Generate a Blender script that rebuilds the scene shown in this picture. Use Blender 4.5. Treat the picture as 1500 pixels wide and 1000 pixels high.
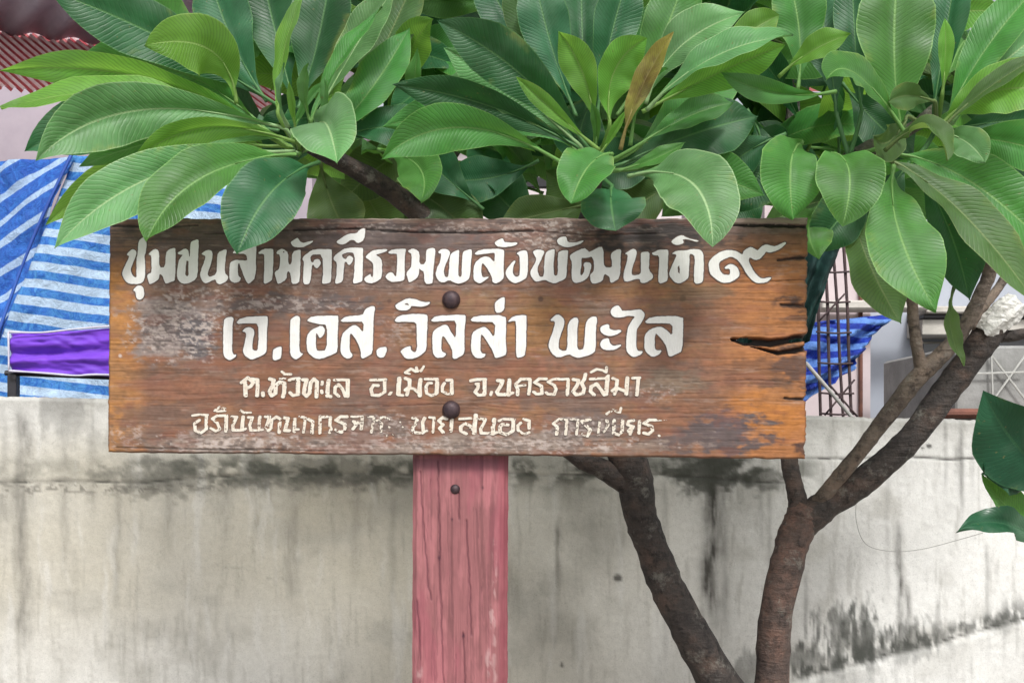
import bpy, math, random
import numpy as np
from mathutils import Vector

for _o in list(bpy.data.objects):
    bpy.data.objects.remove(_o, do_unlink=True)
random.seed(7)
S = bpy.context.scene
COL = S.collection

# ---------------------------------------------------------------- camera
D = 1.9            # metres from the lens to the face of the sign
F = 1624.0         # focal length in photograph pixels
HZ = 650.0         # row of the horizon
CAMZ = 1.5
cd = bpy.data.cameras.new('camera')
cam = bpy.data.objects.new('camera', cd); COL.objects.link(cam)
cam.location = (0, -D, CAMZ)
cam.rotation_euler = (math.radians(90), 0, 0)
cd.sensor_width = 36.0
cd.lens = 36.0 * F / 1500.0
cd.shift_y = (HZ - 500.0) / 1500.0
cd.clip_start = 0.05
cd.clip_end = 500
S.camera = cam

# ---------------------------------------------------------------- light
SUN_EL, SUN_AZ = math.radians(47), math.radians(168)      # behind the photographer, a little to the right
W = bpy.data.worlds.new('World'); S.world = W; W.use_nodes = True
nt = W.node_tree; nt.nodes.clear()
sky = nt.nodes.new('ShaderNodeTexSky'); sky.sky_type = 'NISHITA'
sky.sun_disc = False; sky.sun_elevation = SUN_EL; sky.sun_rotation = SUN_AZ
sky.dust_density = 4.0; sky.air_density = 1.0; sky.ozone_density = 1.0
hs = nt.nodes.new('ShaderNodeHueSaturation'); hs.inputs['Saturation'].default_value = 0.26
hs.inputs['Value'].default_value = 1.15
bg = nt.nodes.new('ShaderNodeBackground'); bg.inputs['Strength'].default_value = 0.125
wo = nt.nodes.new('ShaderNodeOutputWorld')
nt.links.new(sky.outputs[0], hs.inputs['Color']); nt.links.new(hs.outputs[0], bg.inputs['Color'])
nt.links.new(bg.outputs[0], wo.inputs['Surface'])
sd = bpy.data.lights.new('sun', 'SUN'); sd.energy = 2.0; sd.angle = math.radians(11); sd.color = (1.0, 0.985, 0.96)
sun = bpy.data.objects.new('sun', sd); COL.objects.link(sun)
_v = Vector((math.sin(SUN_AZ) * math.cos(SUN_EL), math.cos(SUN_AZ) * math.cos(SUN_EL), math.sin(SUN_EL)))
sun.rotation_euler = _v.to_track_quat('Z', 'Y').to_euler()
sun.location = (0, 0, 8)
S.view_settings.view_transform = 'Standard'; S.view_settings.look = 'None'
S.view_settings.exposure = 0.30; S.view_settings.gamma = 1.0
S.view_settings.use_curve_mapping = False
S.render.engine = 'CYCLES'
S.cycles.max_bounces = 8; S.cycles.transparent_max_bounces = 8

# ---------------------------------------------------------------- helpers
def P(x, y, Y=0.0):
    """real position of the point seen at photograph pixel x, y when it stands Y metres behind the sign's face"""
    k = (D + Y) / F
    return Vector(((x - 750.0) * k, Y, CAMZ + (HZ - y) * k))
def px(Y=0.0):
    return (D + Y) / F

def link(o, parent=None):
    COL.objects.link(o)
    if parent: o.parent = parent
    return o
def thing(name, label, cat, loc=(0, 0, 0), group=None):
    o = bpy.data.objects.new(name, None); COL.objects.link(o); o.location = loc
    o.empty_display_size = 0.05
    o['label'] = label; o['category'] = cat
    if group: o['group'] = group
    return o
def tag(o, label, cat, group=None):
    o['label'] = label; o['category'] = cat
    if group: o['group'] = group
    return o
def mesh(name, verts, faces, mat=None, parent=None, smooth=False, label=None, mats=None):
    me = bpy.data.meshes.new(name)
    vs = [tuple(v) for v in verts]
    if parent is not None:
        off = Vector(parent.location)
        q = parent.parent
        while q is not None:
            off = off + Vector(q.location); q = q.parent
        vs = [(v[0] - off.x, v[1] - off.y, v[2] - off.z) for v in vs]
    me.from_pydata(vs, [], faces)
    if mat: me.materials.append(mat)
    if smooth: me.shade_smooth()
    me.update()
    o = bpy.data.objects.new(name, me)
    link(o, parent)
    if label: o['label'] = label
    return o
def boxv(x0, x1, y0, y1, z0, z1, b=0.0):
    """box corners; with b a chamfer of that width round the front and side edges"""
    if b <= 0:
        v = [(x0, y0, z0), (x1, y0, z0), (x1, y1, z0), (x0, y1, z0), (x0, y0, z1), (x1, y0, z1), (x1, y1, z1), (x0, y1, z1)]
        f = [(3, 2, 1, 0), (4, 5, 6, 7), (0, 1, 5, 4), (1, 2, 6, 5), (2, 3, 7, 6), (3, 0, 4, 7)]
        return v, f
    v = []
    for z, i in ((z0, b), (z0 + b, 0), (z1 - b, 0), (z1, b)):
        v += [(x0 + i + b * 0.7, y0 + i, z), (x1 - i - b * 0.7, y0 + i, z), (x1 - i, y0 + i + b * 0.7, z), (x1 - i, y1 - i - b * 0.7, z),
              (x1 - i - b * 0.7, y1 - i, z), (x0 + i + b * 0.7, y1 - i, z), (x0 + i, y1 - i - b * 0.7, z), (x0 + i, y0 + i + b * 0.7, z)]
    f = [tuple(range(7, -1, -1)), tuple(range(24, 32))]
    for r in range(3):
        for k in range(8):
            f.append((r * 8 + k, r * 8 + (k + 1) % 8, (r + 1) * 8 + (k + 1) % 8, (r + 1) * 8 + k))
    return v, f
def tube_geo(pts, rads, n=10, sub=6, wob=0.0, seed=0, knots=0.0):
    """tapered tube through 3D points (Catmull-Rom)"""
    rnd = random.Random(seed)
    pts = [Vector(p) for p in pts]
    P_, R_ = [], []
    m = len(pts)
    for i in range(m - 1):
        p0, p1, p2, p3 = pts[max(i - 1, 0)], pts[i], pts[i + 1], pts[min(i + 2, m - 1)]
        for s in range(sub):
            t = s / sub
            P_.append(0.5 * ((2 * p1) + (p2 - p0) * t + (2 * p0 - 5 * p1 + 4 * p2 - p3) * t * t + (3 * p1 - p0 - 3 * p2 + p3) * t ** 3))
            R_.append(rads[i] * (1 - t) + rads[i + 1] * t)
    P_.append(pts[-1]); R_.append(rads[-1])
    V_, F_ = [], []
    up = Vector((0.13, 1, 0.21)).normalized()
    ph = [rnd.uniform(0, 6.28) for _ in range(8)]
    for i, p in enumerate(P_):
        t = (P_[min(i + 1, len(P_) - 1)] - P_[max(i - 1, 0)]).normalized()
        a = up - t * up.dot(t); a.normalize(); b = t.cross(a)
        kn = 1 + knots * max(0, math.sin(i * 1.9 + ph[0])) ** 4
        for k in range(n):
            an = 2 * math.pi * k / n
            w = 1 + wob * (math.sin(2 * an + i * 0.35 + ph[1]) * 0.5 + math.sin(3 * an - i * 0.5 + ph[2]) * 0.5 + math.sin(i * 0.9 + ph[3]) * 0.6 + rnd.uniform(-0.5, 0.5))
            V_.append(p + (a * math.cos(an) + b * math.sin(an)) * R_[i] * w * kn)
    L = len(P_)
    for i in range(L - 1):
        for k in range(n):
            F_.append((i * n + k, i * n + (k + 1) % n, (i + 1) * n + (k + 1) % n, (i + 1) * n + k))
    F_.append(tuple(range(n - 1, -1, -1))); F_.append(tuple(range((L - 1) * n, L * n)))
    return V_, F_
def join_geo(lst):
    V_, F_ = [], []
    for v, f in lst:
        o = len(V_); V_ += list(v); F_ += [tuple(i + o for i in q) for q in f]
    return V_, F_

# numpy value noise --------------------------------------------------------
_rs = np.random.RandomState(11)
_T = _rs.rand(256, 256)
def vn(x, y, seed=0):
    x = np.asarray(x, float) + seed * 17.13; y = np.asarray(y, float) + seed * 9.71
    xi = np.floor(x).astype(int); yi = np.floor(y).astype(int)
    fx = x - xi; fy = y - yi
    fx = fx * fx * (3 - 2 * fx); fy = fy * fy * (3 - 2 * fy)
    a = _T[xi & 255, yi & 255]; b = _T[(xi + 1) & 255, yi & 255]; c = _T[xi & 255, (yi + 1) & 255]; d = _T[(xi + 1) & 255, (yi + 1) & 255]
    return (a * (1 - fx) + b * fx) * (1 - fy) + (c * (1 - fx) + d * fx) * fy
def fbm(x, y, seed=0, oct=4):
    s = 0; amp = 1; tot = 0
    for i in range(oct):
        s = s + amp * vn(x * 2 ** i, y * 2 ** i, seed + i * 3); tot += amp; amp *= 0.55
    return s / tot
def ss(a, b, x):
    t = np.clip((x - a) / (b - a), 0, 1); return t * t * (3 - 2 * t)
def mixc(c, d, m):
    m = np.clip(m, 0, 1)[..., None]; return c * (1 - m) + np.array(d) * m
def blob(X, Y, cx, cy, rx, ry, nz=0.0):
    r = np.sqrt(((X - cx) / rx) ** 2 + ((Y - cy) / ry) ** 2)
    return 1 - ss(0.55, 1.15, r + nz)

def grid_mesh(name, pos, mask_faces=None, color=None, extra=None):
    """pos (ny,nx,3) -> mesh, colour attribute Col"""
    ny, nx = pos.shape[:2]
    idx = np.arange(ny * nx).reshape(ny, nx)
    f = np.stack([idx[:-1, :-1], idx[1:, :-1], idx[1:, 1:], idx[:-1, 1:]], -1).reshape(-1, 4)
    if mask_faces is not None: f = f[mask_faces.reshape(-1)]
    verts = pos.reshape(-1, 3); loops = f.reshape(-1)
    nv = len(verts)
    ev = np.zeros((0, 3))
    lt = np.full(len(f), 4)
    if extra:
        ev = np.array([list(v) for v in extra[0]], float)
        verts = np.concatenate([verts, ev]);
        loops = np.concatenate([loops, np.array([i + (nv if not isinstance(i, str) else 0) for q in extra[1] for i in q], int)])
        lt = np.concatenate([lt, np.array([len(q) for q in extra[1]])])
    me = bpy.data.meshes.new(name)
    me.vertices.add(len(verts)); me.vertices.foreach_set('co', verts.reshape(-1).astype(np.float32))
    me.loops.add(len(loops)); me.loops.foreach_set('vertex_index', loops.astype(np.int32))
    ls = np.concatenate([[0], np.cumsum(lt)[:-1]])
    me.polygons.add(len(lt)); me.polygons.foreach_set('loop_start', ls.astype(np.int32))
    try: me.polygons.foreach_set('loop_total', lt.astype(np.int32))
    except Exception: pass
    if color is not None:
        ca = me.color_attributes.new('Col', 'FLOAT_COLOR', 'POINT')
        c = np.ones((len(verts), 4), np.float32)
        cc = color.reshape(-1, 3); c[:nv, :3] = cc
        if len(ev): c[nv:, :3] = cc.mean(0) * 0.8
        ca.data.foreach_set('color', c.reshape(-1))
    me.update(calc_edges=True); me.validate()
    return me

# materials ---------------------------------------------------------------
class M:
    def __init__(s, name):
        s.m = bpy.data.materials.new(name); s.m.use_nodes = True
        s.nt = s.m.node_tree; s.nt.nodes.clear()
        s.out = s.n('ShaderNodeOutputMaterial'); s.b = s.n('ShaderNodeBsdfPrincipled')
        s.l(s.b.outputs[0], s.out.inputs['Surface'])
    def n(s, t, **k):
        o = s.nt.nodes.new(t)
        for a, v in k.items(): setattr(o, a, v)
        return o
    def l(s, a, b): s.nt.links.new(a, b)
    def val(s, **k):
        for a, v in k.items(): s.b.inputs[a.replace('_', ' ')].default_value = v
    def coord(s, scale=(1, 1, 1), which='Object', rot=(0, 0, 0)):
        tc = s.n('ShaderNodeTexCoord'); mp = s.n('ShaderNodeMapping')
        mp.inputs['Scale'].default_value = scale; mp.inputs['Rotation'].default_value = rot
        s.l(tc.outputs[which], mp.inputs['Vector']); return mp.outputs[0]
    def noise(s, vec, scale=5, detail=5, rough=0.6, dist=0.0):
        o = s.n('ShaderNodeTexNoise'); o.inputs['Scale'].default_value = scale; o.inputs['Detail'].default_value = detail
        o.inputs['Roughness'].default_value = rough; o.inputs['Distortion'].default_value = dist
        s.l(vec, o.inputs['Vector']); return o.outputs['Fac']
    def ramp(s, fac, stops, interp='LINEAR'):
        o = s.n('ShaderNodeValToRGB'); o.color_ramp.interpolation = interp
        e = o.color_ramp.elements
        while len(e) < len(stops): e.new(0.5)
        for i, (p, c) in enumerate(stops):
            e[i].position = p; e[i].color = (c[0], c[1], c[2], 1) if not isinstance(c, (int, float)) else (c, c, c, 1)
        s.l(fac, o.inputs['Fac']); return o.outputs['Color']
    def mix(s, a, b, fac, mode='MIX'):
        o = s.n('ShaderNodeMix', data_type='RGBA', blend_type=mode)
        for i, v in ((6, a), (7, b)):
            if hasattr(v, 'links'): s.l(v, o.inputs[i])
            else: o.inputs[i].default_value = (v[0], v[1], v[2], 1)
        if hasattr(fac, 'links'): s.l(fac, o.inputs[0])
        else: o.inputs[0].default_value = fac
        return o.outputs[2]
    def math(s, op, a, b=0.0, c=None):
        o = s.n('ShaderNodeMath', operation=op)
        for i, v in enumerate((a, b) if c is None else (a, b, c)):
            if hasattr(v, 'links'): s.l(v, o.inputs[i])
            else: o.inputs[i].default_value = v
        return o.outputs[0]
    def bump(s, h, dist=0.002, strength=1.0):
        o = s.n('ShaderNodeBump'); o.inputs['Distance'].default_value = dist; o.inputs['Strength'].default_value = strength
        s.l(h, o.inputs['Height']); s.l(o.outputs[0], s.b.inputs['Normal'])
    def color(s, c):
        if hasattr(c, 'links'): s.l(c, s.b.inputs['Base Color'])
        else: s.b.inputs['Base Color'].default_value = (c[0], c[1], c[2], 1)

def simple(name, c1, c2=None, rough=0.7, scale=8, bump=0.0, stretch=(1, 1, 1), metal=0.0, lo=0.35, hi=0.65):
    m = M(name); v = m.coord(stretch)
    c2 = c2 or tuple(x * 0.75 for x in c1)
    f = m.noise(v, scale, 6, 0.65)
    m.color(m.ramp(f, [(lo, c1), (hi, c2)])); m.val(Roughness=rough, Metallic=metal)
    if bump: m.bump(m.noise(v, scale * 4, 4), bump)
    return m.m
def attr_mat(name, rough=0.7, fine=1.0, stretch=(1, 1, 1), scale=300, bump=0.0006, lo=0.8, hi=1.2):
    m = M(name)
    a = m.n('ShaderNodeAttribute'); a.attribute_name = 'Col'
    v = m.coord(stretch)
    f = m.noise(v, scale, 5, 0.7)
    g = m.ramp(f, [(0.25, lo), (0.75, hi)])
    cc = m.mix(a.outputs['Color'], g, 1.0, 'MULTIPLY')
    if fine > 1:
        g2 = m.ramp(m.noise(m.coord(stretch), fine, 3, 0.6), [(0.28, 0.80), (0.45, 1.0), (0.8, 1.07)])
        cc = m.mix(cc, g2, 1.0, 'MULTIPLY')
    m.color(cc); m.val(Roughness=rough)
    m.b.inputs['Specular IOR Level'].default_value = 0.3
    m.bump(f, bump)
    return m.m

def leaf_mat(name, top, vein, under, trans=0.28, tcol=(0.3, 0.55, 0.08), rough=0.42, blotch=None, bmp=0.0006):
    m = M(name)
    uv = m.n('ShaderNodeUVMap'); uv.uv_map = 'UVMap'
    sep = m.n('ShaderNodeSeparateXYZ'); m.l(uv.outputs[0], sep.inputs[0])
    u = m.math('ABSOLUTE', m.math('SUBTRACT', sep.outputs[0], 0.5))      # 0 at midrib, .5 at margin
    t = sep.outputs[1]
    oi = m.n('ShaderNodeObjectInfo')
    ph = m.math('SUBTRACT', m.math('MULTIPLY', t, 40.0), m.math('MULTIPLY', u, 9.0))
    nz0 = m.noise(m.coord((1, 1, 1)), 14, 3, 0.5)
    ph = m.math('ADD', ph, m.math('MULTIPLY', nz0, 3.0))
    saw = m.math('ABSOLUTE', m.math('SUBTRACT', m.math('FRACT', ph), 0.5))     # 0 at vein .. .5 between
    veinm = m.ramp(saw, [(0.0, 1.0), (0.12, 0.5), (0.28, 0.0)])
    ribm = m.ramp(m.math('MULTIPLY', u, m.math('SUBTRACT', 1.25, m.math('MULTIPLY', t, 0.1))), [(0.0, 1.0), (0.013, 1.0), (0.026, 0.0)])
    margin = m.ramp(u, [(0.478, 0.0), (0.492, 0.7)])
    nz = m.noise(m.coord((1, 1, 1)), 22, 5, 0.6)
    base = m.mix(tuple(c * 0.72 for c in top), tuple(min(1, c * 1.25) for c in top), m.ramp(nz, [(0.3, 0.0), (0.7, 1.0)]))
    # each leaf its own shade
    hv = m.n('ShaderNodeHueSaturation')
    m.l(m.math('ADD', 0.487, m.math('MULTIPLY', oi.outputs['Random'], 0.026)), hv.inputs['Hue'])
    m.l(m.math('ADD', 0.80, m.math('MULTIPLY', oi.outputs['Random'], 0.4)), hv.inputs['Value'])
    m.l(base, hv.inputs['Color']); base = hv.outputs[0]
    if blotch:
        bz = m.noise(m.coord((1, 1, 1)), 16, 5, 0.7)
        base = m.mix(base, blotch, m.ramp(bz, [(0.45, 0.0), (0.6, 0.9)]))
    # older leaves paler towards the tip or the stalk, with sheen painted in as pale patches
    og = m.math('MULTIPLY', m.math('SUBTRACT', t, 0.5), m.math('SUBTRACT', m.math('MULTIPLY', m.math('FRACT', m.math('MULTIPLY', oi.outputs['Random'], 7.3)), 2.0), 1.0))
    base = m.mix(base, tuple(min(1, c * 1.9 + 0.01) for c in top), m.ramp(og, [(0.05, 0.0), (0.45, 0.55)]))
    dz = m.noise(m.coord((1, 1, 1)), 7, 3, 0.6)
    base = m.mix(base, (0.20, 0.30, 0.20), m.ramp(dz, [(0.52, 0.0), (0.75, 0.38)]))
    # yellowing along the margin here and there
    ym = m.math('MULTIPLY', m.ramp(u, [(0.34, 0.0), (0.5, 1.0)]), m.ramp(m.noise(m.coord((1, 1, 1)), 11, 4, 0.7), [(0.56, 0.0), (0.68, 0.6)]))
    base = m.mix(base, (0.30, 0.30, 0.06), ym)
    # small blemishes
    sp = m.noise(m.coord((1, 1, 1)), 120, 3, 0.5)
    base = m.mix(base, (0.16, 0.14, 0.05), m.ramp(sp, [(0.69, 0.0), (0.75, 0.75)]))
    c = m.mix(base, vein, m.mix((0, 0, 0), (0.13, 0.13, 0.13), veinm))
    c = m.mix(c, vein, m.mix((0, 0, 0), (0.8, 0.8, 0.8), ribm))
    c = m.mix(c, vein, margin)
    geo = m.n('ShaderNodeNewGeometry')
    und = m.mix(under, vein, m.mix((0, 0, 0), (0.5, 0.5, 0.5), m.math('MAXIMUM', veinm, ribm)))
    c = m.mix(c, und, geo.outputs['Backfacing'])
    m.color(c)
    r = m.ramp(nz, [(0.3, rough - 0.05), (0.7, rough + 0.14)])
    m.l(r, m.b.inputs['Roughness'])
    m.b.inputs['Specular IOR Level'].default_value = 0.38
    h = m.math('ADD', m.math('MULTIPLY', m.ramp(saw, [(0.0, 0.0), (0.25, 1.0)], 'EASE'), 1.0), m.math('MULTIPLY', nz, 0.8))
    h = m.math('SUBTRACT', h, m.math('MULTIPLY', ribm, 0.8))
    m.bump(h, bmp, 0.6)
    tr = m.n('ShaderNodeBsdfTranslucent'); 
    tc = m.mix(tcol, tuple(x * 0.55 for x in tcol), m.math('MAXIMUM', veinm, ribm))
    m.l(tc, tr.inputs['Color'])
    mx = m.n('ShaderNodeMixShader'); mx.inputs[0].default_value = trans
    m.l(m.b.outputs[0], mx.inputs[1]); m.l(tr.outputs[0], mx.inputs[2]); m.l(mx.outputs[0], m.out.inputs['Surface'])
    return m.m
# ================================================================ THE SETTING
m_ground = simple('ground_soil', (0.23, 0.20, 0.16), (0.12, 0.105, 0.08), 0.95, 3, 0.01)
mesh('ground', [(-60, -40, 0), (60, -40, 0), (60, 80, 0), (-60, 80, 0)], [(0, 1, 2, 3)], m_ground)['kind'] = 'structure'
m_path = simple('pavement_concrete', (0.36, 0.35, 0.33), (0.26, 0.25, 0.23), 0.9, 5, 0.004)
pv, pf = boxv(-20, 20, -5.0, -0.35, -0.05, 0.03)
mesh('pavement', pv, pf, m_path)['kind'] = 'structure'

# ---------------------------------------------------------------- the concrete wall
YW = 0.9
kw = px(YW)
def wall_top(x): return 580 + 0.0243 * x
m_wall = attr_mat('weathered_render', 0.92, scale=60, bump=0.0014, lo=0.90, hi=1.08, fine=330)
wall = thing('concrete_wall', 'long pale stained concrete boundary wall behind the sign and tree', 'wall', (0, YW, 0))
def build_wall():
    step = 2.6
    xs = np.arange(-420, 1925, step); 
    n_y = 250
    v = np.linspace(0, 1, n_y) ** 1.35
    X, V = np.meshgrid(xs, v)
    top = wall_top(X); bot = HZ + CAMZ / kw
    Y = top + (bot - top) * V
    # ------- colour
    base = np.ones(X.shape + (3,)) * np.array([0.61, 0.60, 0.57])
    warm = (1 - ss(560, 1200, X)) * (0.35 + 0.65 * fbm(X / 260, Y / 190, 3))
    base = mixc(base, (0.41, 0.365, 0.26), warm * ss(600, 700, Y) * (1 - 0.75 * ss(850, 1000, Y) * (1 - ss(300, 700, X))) * 0.9)
    pale = ss(1150, 1320, X) * 0.8
    base = mixc(base, (0.72, 0.715, 0.69), pale * ss(600, 700, Y))
    base = mixc(base, (0.34, 0.325, 0.285), ss(0.52, 0.75, fbm(X / 90, Y / 70, 5)) * 0.45)
    # fine vertical runs
    runs = fbm(X / 7.0 + 2.2 * fbm(X / 40, Y / 90, 7), Y / 75, 8, 5)
    base = mixc(base, (0.22, 0.205, 0.17), ss(0.55, 0.78, runs) * 0.42 * (0.3 + 0.7 * fbm(X / 120, Y / 200, 9)))
    runs2 = fbm(X / 14.0 + 1.5 * fbm(X / 50, Y / 60, 19), Y / 130, 18, 4)
    base = mixc(base, (0.66, 0.65, 0.62), ss(0.60, 0.8, runs2) * 0.35)
    # named dark runs: x, y0, y1, width, strength
    for (cx, y0, y1, w, s_) in [(32, 600, 960, 20, .55), (95, 600, 850, 12, .3), (6, 600, 800, 10, .3), (135, 610, 760, 9, .35), (172, 690, 900, 10, .3),
                                (245, 690, 820, 14, .3), (330, 690, 800, 12, .3), (430, 690, 900, 14, .28), (520, 690, 860, 12, .3), (575, 690, 900, 9, .25),
                                (817, 770, 880, 6, .55), (868, 760, 800, 9, .3), (1040, 660, 920, 20, 1.0), (1062, 700, 930, 9, .4), (1115, 680, 800, 6, .4), (1128, 720, 860, 5, .3),
                                (975, 700, 960, 6, .35), (1218, 630, 690, 12, .3), (1180, 840, 950, 5, .45), (1318, 770, 960, 8, .8), (1330, 860, 960, 7, .7),
                                (1408, 615, 760, 6, .65), (1402, 650, 700, 9, .5), (1375, 880, 960, 7, .5), (1300, 700, 900, 7, .25), (1385, 620, 730, 5, .4),
                                (1446, 800, 960, 5, .4), (1425, 660, 720, 4, .4), (1392, 930, 1000, 7, .4), (1310, 930, 1010, 7, .5), (1420, 960, 1010, 4, .5), (1250, 960, 1010, 8, .6), (1468, 900, 1000, 5, .3)]:
        nzx = (fbm(Y / 25, X * 0 + cx, 21, 3) - 0.5) * w * 0.6
        mm = np.exp(-(((X - cx - nzx) / (w * 0.62)) ** 2)) * ss(y0 - 15, y0 + 15, Y) * (1 - ss(y1 - 60, y1 + 30, Y))
        mm *= 0.15 + 1.3 * fbm(X / 5, Y / 26, 31, 4)
        base = mixc(base, (0.075, 0.07, 0.062), mm * s_)
    # mouldy band hanging below the joint
    band = ss(664, 680, Y) * (1 - ss(692, 722 + 30 * (fbm(X / 12, Y * 0, 41) - .3), Y))
    band *= ss(0.36, 0.6, fbm(X / 26, Y / 16, 42)) * (0.35 + ss(120, 400, X) * 0.6) * (1 - ss(1150, 1230, X))
    base = mixc(base, (0.085, 0.088, 0.07), band * 0.95)
    for (cx, cy, rx, ry, s_) in [(450, 690, 170, 26, .5), (240, 700, 90, 30, .5), (1035, 690, 60, 38, .85), (1110, 700, 40, 22, .6), (900, 690, 70, 14, .5), (1000, 680, 120, 22, .5)]:
        base = mixc(base, (0.07, 0.072, 0.06), blob(X, Y, cx, cy, rx, ry, (fbm(X / 14, Y / 10, 44) - .5) * 1.6) * s_)
    # grime just below the top edge
    tg = (1 - ss(0, 34, Y - top)) * (0.25 + 0.75 * fbm(X / 30, Y / 20, 51))
    base = mixc(base, (0.20, 0.195, 0.175), tg * 0.55)
    tl = (1 - ss(0, 95, Y - top)) * (1 - ss(130, 260, X)) * ss(0.42, 0.62, fbm(X / 22, Y / 60, 52))
    base = mixc(base, (0.24, 0.235, 0.22), tl * 0.7)
    # diagonal plaster step, black mould sitting on it
    seam = 990 - (X - 1170) * 0.262 + (fbm(X / 40, X * 0, 61) - .5) * 12
    dd = Y - seam
    on = ss(1120, 1180, X)
    mould = np.exp(-((dd + 8) / (6 + 34 * fbm(X / 38, X * 0, 62) ** 1.5)) ** 2) * (dd < 8) * ss(0.40, 0.62, fbm(X / 6, Y / 16, 63)) * on
    drip = ss(0, 4, dd) * (1 - ss(20, 75, dd)) * ss(0.50, 0.66, fbm(X / 4.5, Y / 60, 67)) * ss(0.45, 0.6, fbm(X / 50, X * 0, 70)) * on
    base = mixc(base, (0.08, 0.08, 0.07), drip * 0.7)
    sl = np.exp(-((dd - 1) / 2.0) ** 2) * on
    base = mixc(base, (0.06, 0.055, 0.05), sl * (0.5 + 0.5 * ss(.42, .6, fbm(X / 14, Y / 30, 75))))
    base = mixc(base, (0.04, 0.042, 0.036), mould * (0.9 - 0.25 * ss(1300, 1500, X)))
    for (cx, cy, rx, ry, s_) in [(1240, 935, 48, 42, .95), (1262, 925, 20, 45, .9), (1195, 965, 50, 25, .9), (1330, 940, 36, 26, .8), (1378, 930, 22, 20, .7), (1462, 912, 26, 14, .9), (1290, 955, 40, 14, .8), (1240, 990, 50, 22, .6), (1105, 985, 30, 30, .6), (1410, 918, 14, 8, .8)]:
        base = mixc(base, (0.06, 0.062, 0.055), blob(X, Y, cx, cy, rx * 1.2, ry * 1.1, (fbm(X / 6, Y / 26, 64) - .5) * 2.0) * s_ * 1.0 * (0.45 + 0.6 * fbm(X / 6, Y / 16, 76)))
    below = ss(2, 10, dd) * on
    base = mixc(base, (0.66, 0.655, 0.63), below * 0.55 * (0.5 + 0.5 * fbm(X / 12, Y / 90, 65)))
    # small dark fixing holes near the top at the right
    for (cx, cy, r) in [(1358, 633, 5), (1361, 653, 5), (1351, 656, 3), (823, 973, 4), (905, 846, 8)]:
        base = mixc(base, (0.05, 0.045, 0.04), 0.85 * (1 - ss(0.5, 1.1, np.hypot(X - cx, (Y - cy) * 1.2) / r)))
    # hairline joint of the top course
    jy = np.where(X > 1180, 672, 706 - 12 * ss(150, 420, X) * (1 - ss(900, 1150, X))) + (fbm(X / 60, X * 0, 66) - .5) * 7
    jl = np.exp(-((Y - jy) / 1.6) ** 2)
    base = mixc(base, (0.05, 0.048, 0.042), jl * (0.25 + 0.7 * ss(.4, .6, fbm(X / 25, X * 0, 68))))
    sp_ = np.exp(-((Y - jy - 10) / 9) ** 2) * ss(0.5, 0.62, fbm(X / 8, Y / 4, 69)) * (1 - ss(560, 760, X))
    base = mixc(base, (0.15, 0.14, 0.12), sp_ * .75)
    # hairline cracks and pits
    for ci, (ax, ay, bx, by) in enumerate([(185, 712, 200, 880), (380, 706, 372, 800), (820, 700, 835, 770), (60, 860, 150, 880), (1350, 760, 1480, 700), (300, 820, 420, 850), (1180, 700, 1230, 820), (880, 900, 960, 880), (530, 730, 560, 860)]):
        t = np.clip(((X - ax) * (bx - ax) + (Y - ay) * (by - ay)) / ((bx - ax) ** 2 + (by - ay) ** 2), 0, 1)
        wv = (fbm(t * 9, t * 0 + ci, 80 + ci, 4) - .5) * 26
        nl_ = math.hypot(bx - ax, by - ay); dx_, dy_ = -(by - ay) / nl_, (bx - ax) / nl_
        dl = abs((X - ax - t * (bx - ax)) * dx_ + (Y - ay - t * (by - ay)) * dy_ - wv) + 99 * ((t <= 0) | (t >= 1))
        base = mixc(base, (0.13, 0.12, 0.105), np.exp(-(dl / 1.1) ** 2) * 0.22 * ss(.35, .6, fbm(X / 20, Y / 20, 95)))
    pit = ss(0.80, 0.86, vn(X / 5.2, Y / 5.2, 90)) * ss(0.5, 0.6, fbm(X / 60, Y / 60, 91))
    base = mixc(base, (0.2, 0.19, 0.17), pit * 0.0)
    # ------- relief
    rel = (fbm(X / 60, Y / 60, 71) - .5) * 0.006 + (fbm(X / 6, Y / 6, 72) - .5) * 0.0022
    rel += jl * 0.004
    rel -= ss(0, 9, dd) * on * 0.011
    ed = 1 - ss(0, 7, Y - top); rel += ed ** 2 * (0.008 + 0.006 * fbm(X / 9, Y * 0, 73))
    topj = (1 - ss(0, 10, Y - top)) * (fbm(X / 12, X * 0, 74) - .5) * 4.0
    Yp = Y + topj
    # rendered face: two courses and the sloping plinth below
    pos = np.stack([(X - 750) * kw, rel, CAMZ + (HZ - Yp) * kw], -1)
    pos[..., 2] = np.maximum(pos[..., 2], 0.0)
    me = grid_mesh('render_face', pos, None, base)
    me.shade_smooth()
    me.materials.append(m_wall)
    o = bpy.data.objects.new('render_face', me); link(o, wall)
    # blockwork core and the cap that follows the top line
    cap_v, cap_f = [], []
    n = 40
    for i in range(n + 1):
        x = -420 + 2344 * i / n
        xx = (x - 750) * kw; zt = CAMZ + (HZ - wall_top(x)) * kw - 0.008
        cap_v += [(xx, 0.012, 0), (xx, 0.012, zt), (xx, 0.02, zt + 0.006), (xx, 0.135, zt + 0.006), (xx, 0.14, zt), (xx, 0.14, 0)]
    for i in range(n):
        for k in range(5):
            cap_f.append((i * 6 + k, (i + 1) * 6 + k, (i + 1) * 6 + k + 1, i * 6 + k + 1))
    cap_v = [(v[0], v[1] + YW, v[2]) for v in cap_v]
    mc = simple('raw_concrete', (0.36, 0.355, 0.33), (0.17, 0.165, 0.15), 0.95, 18, 0.004)
    mesh('core', cap_v, cap_f, mc, wall)
build_wall()

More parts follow.
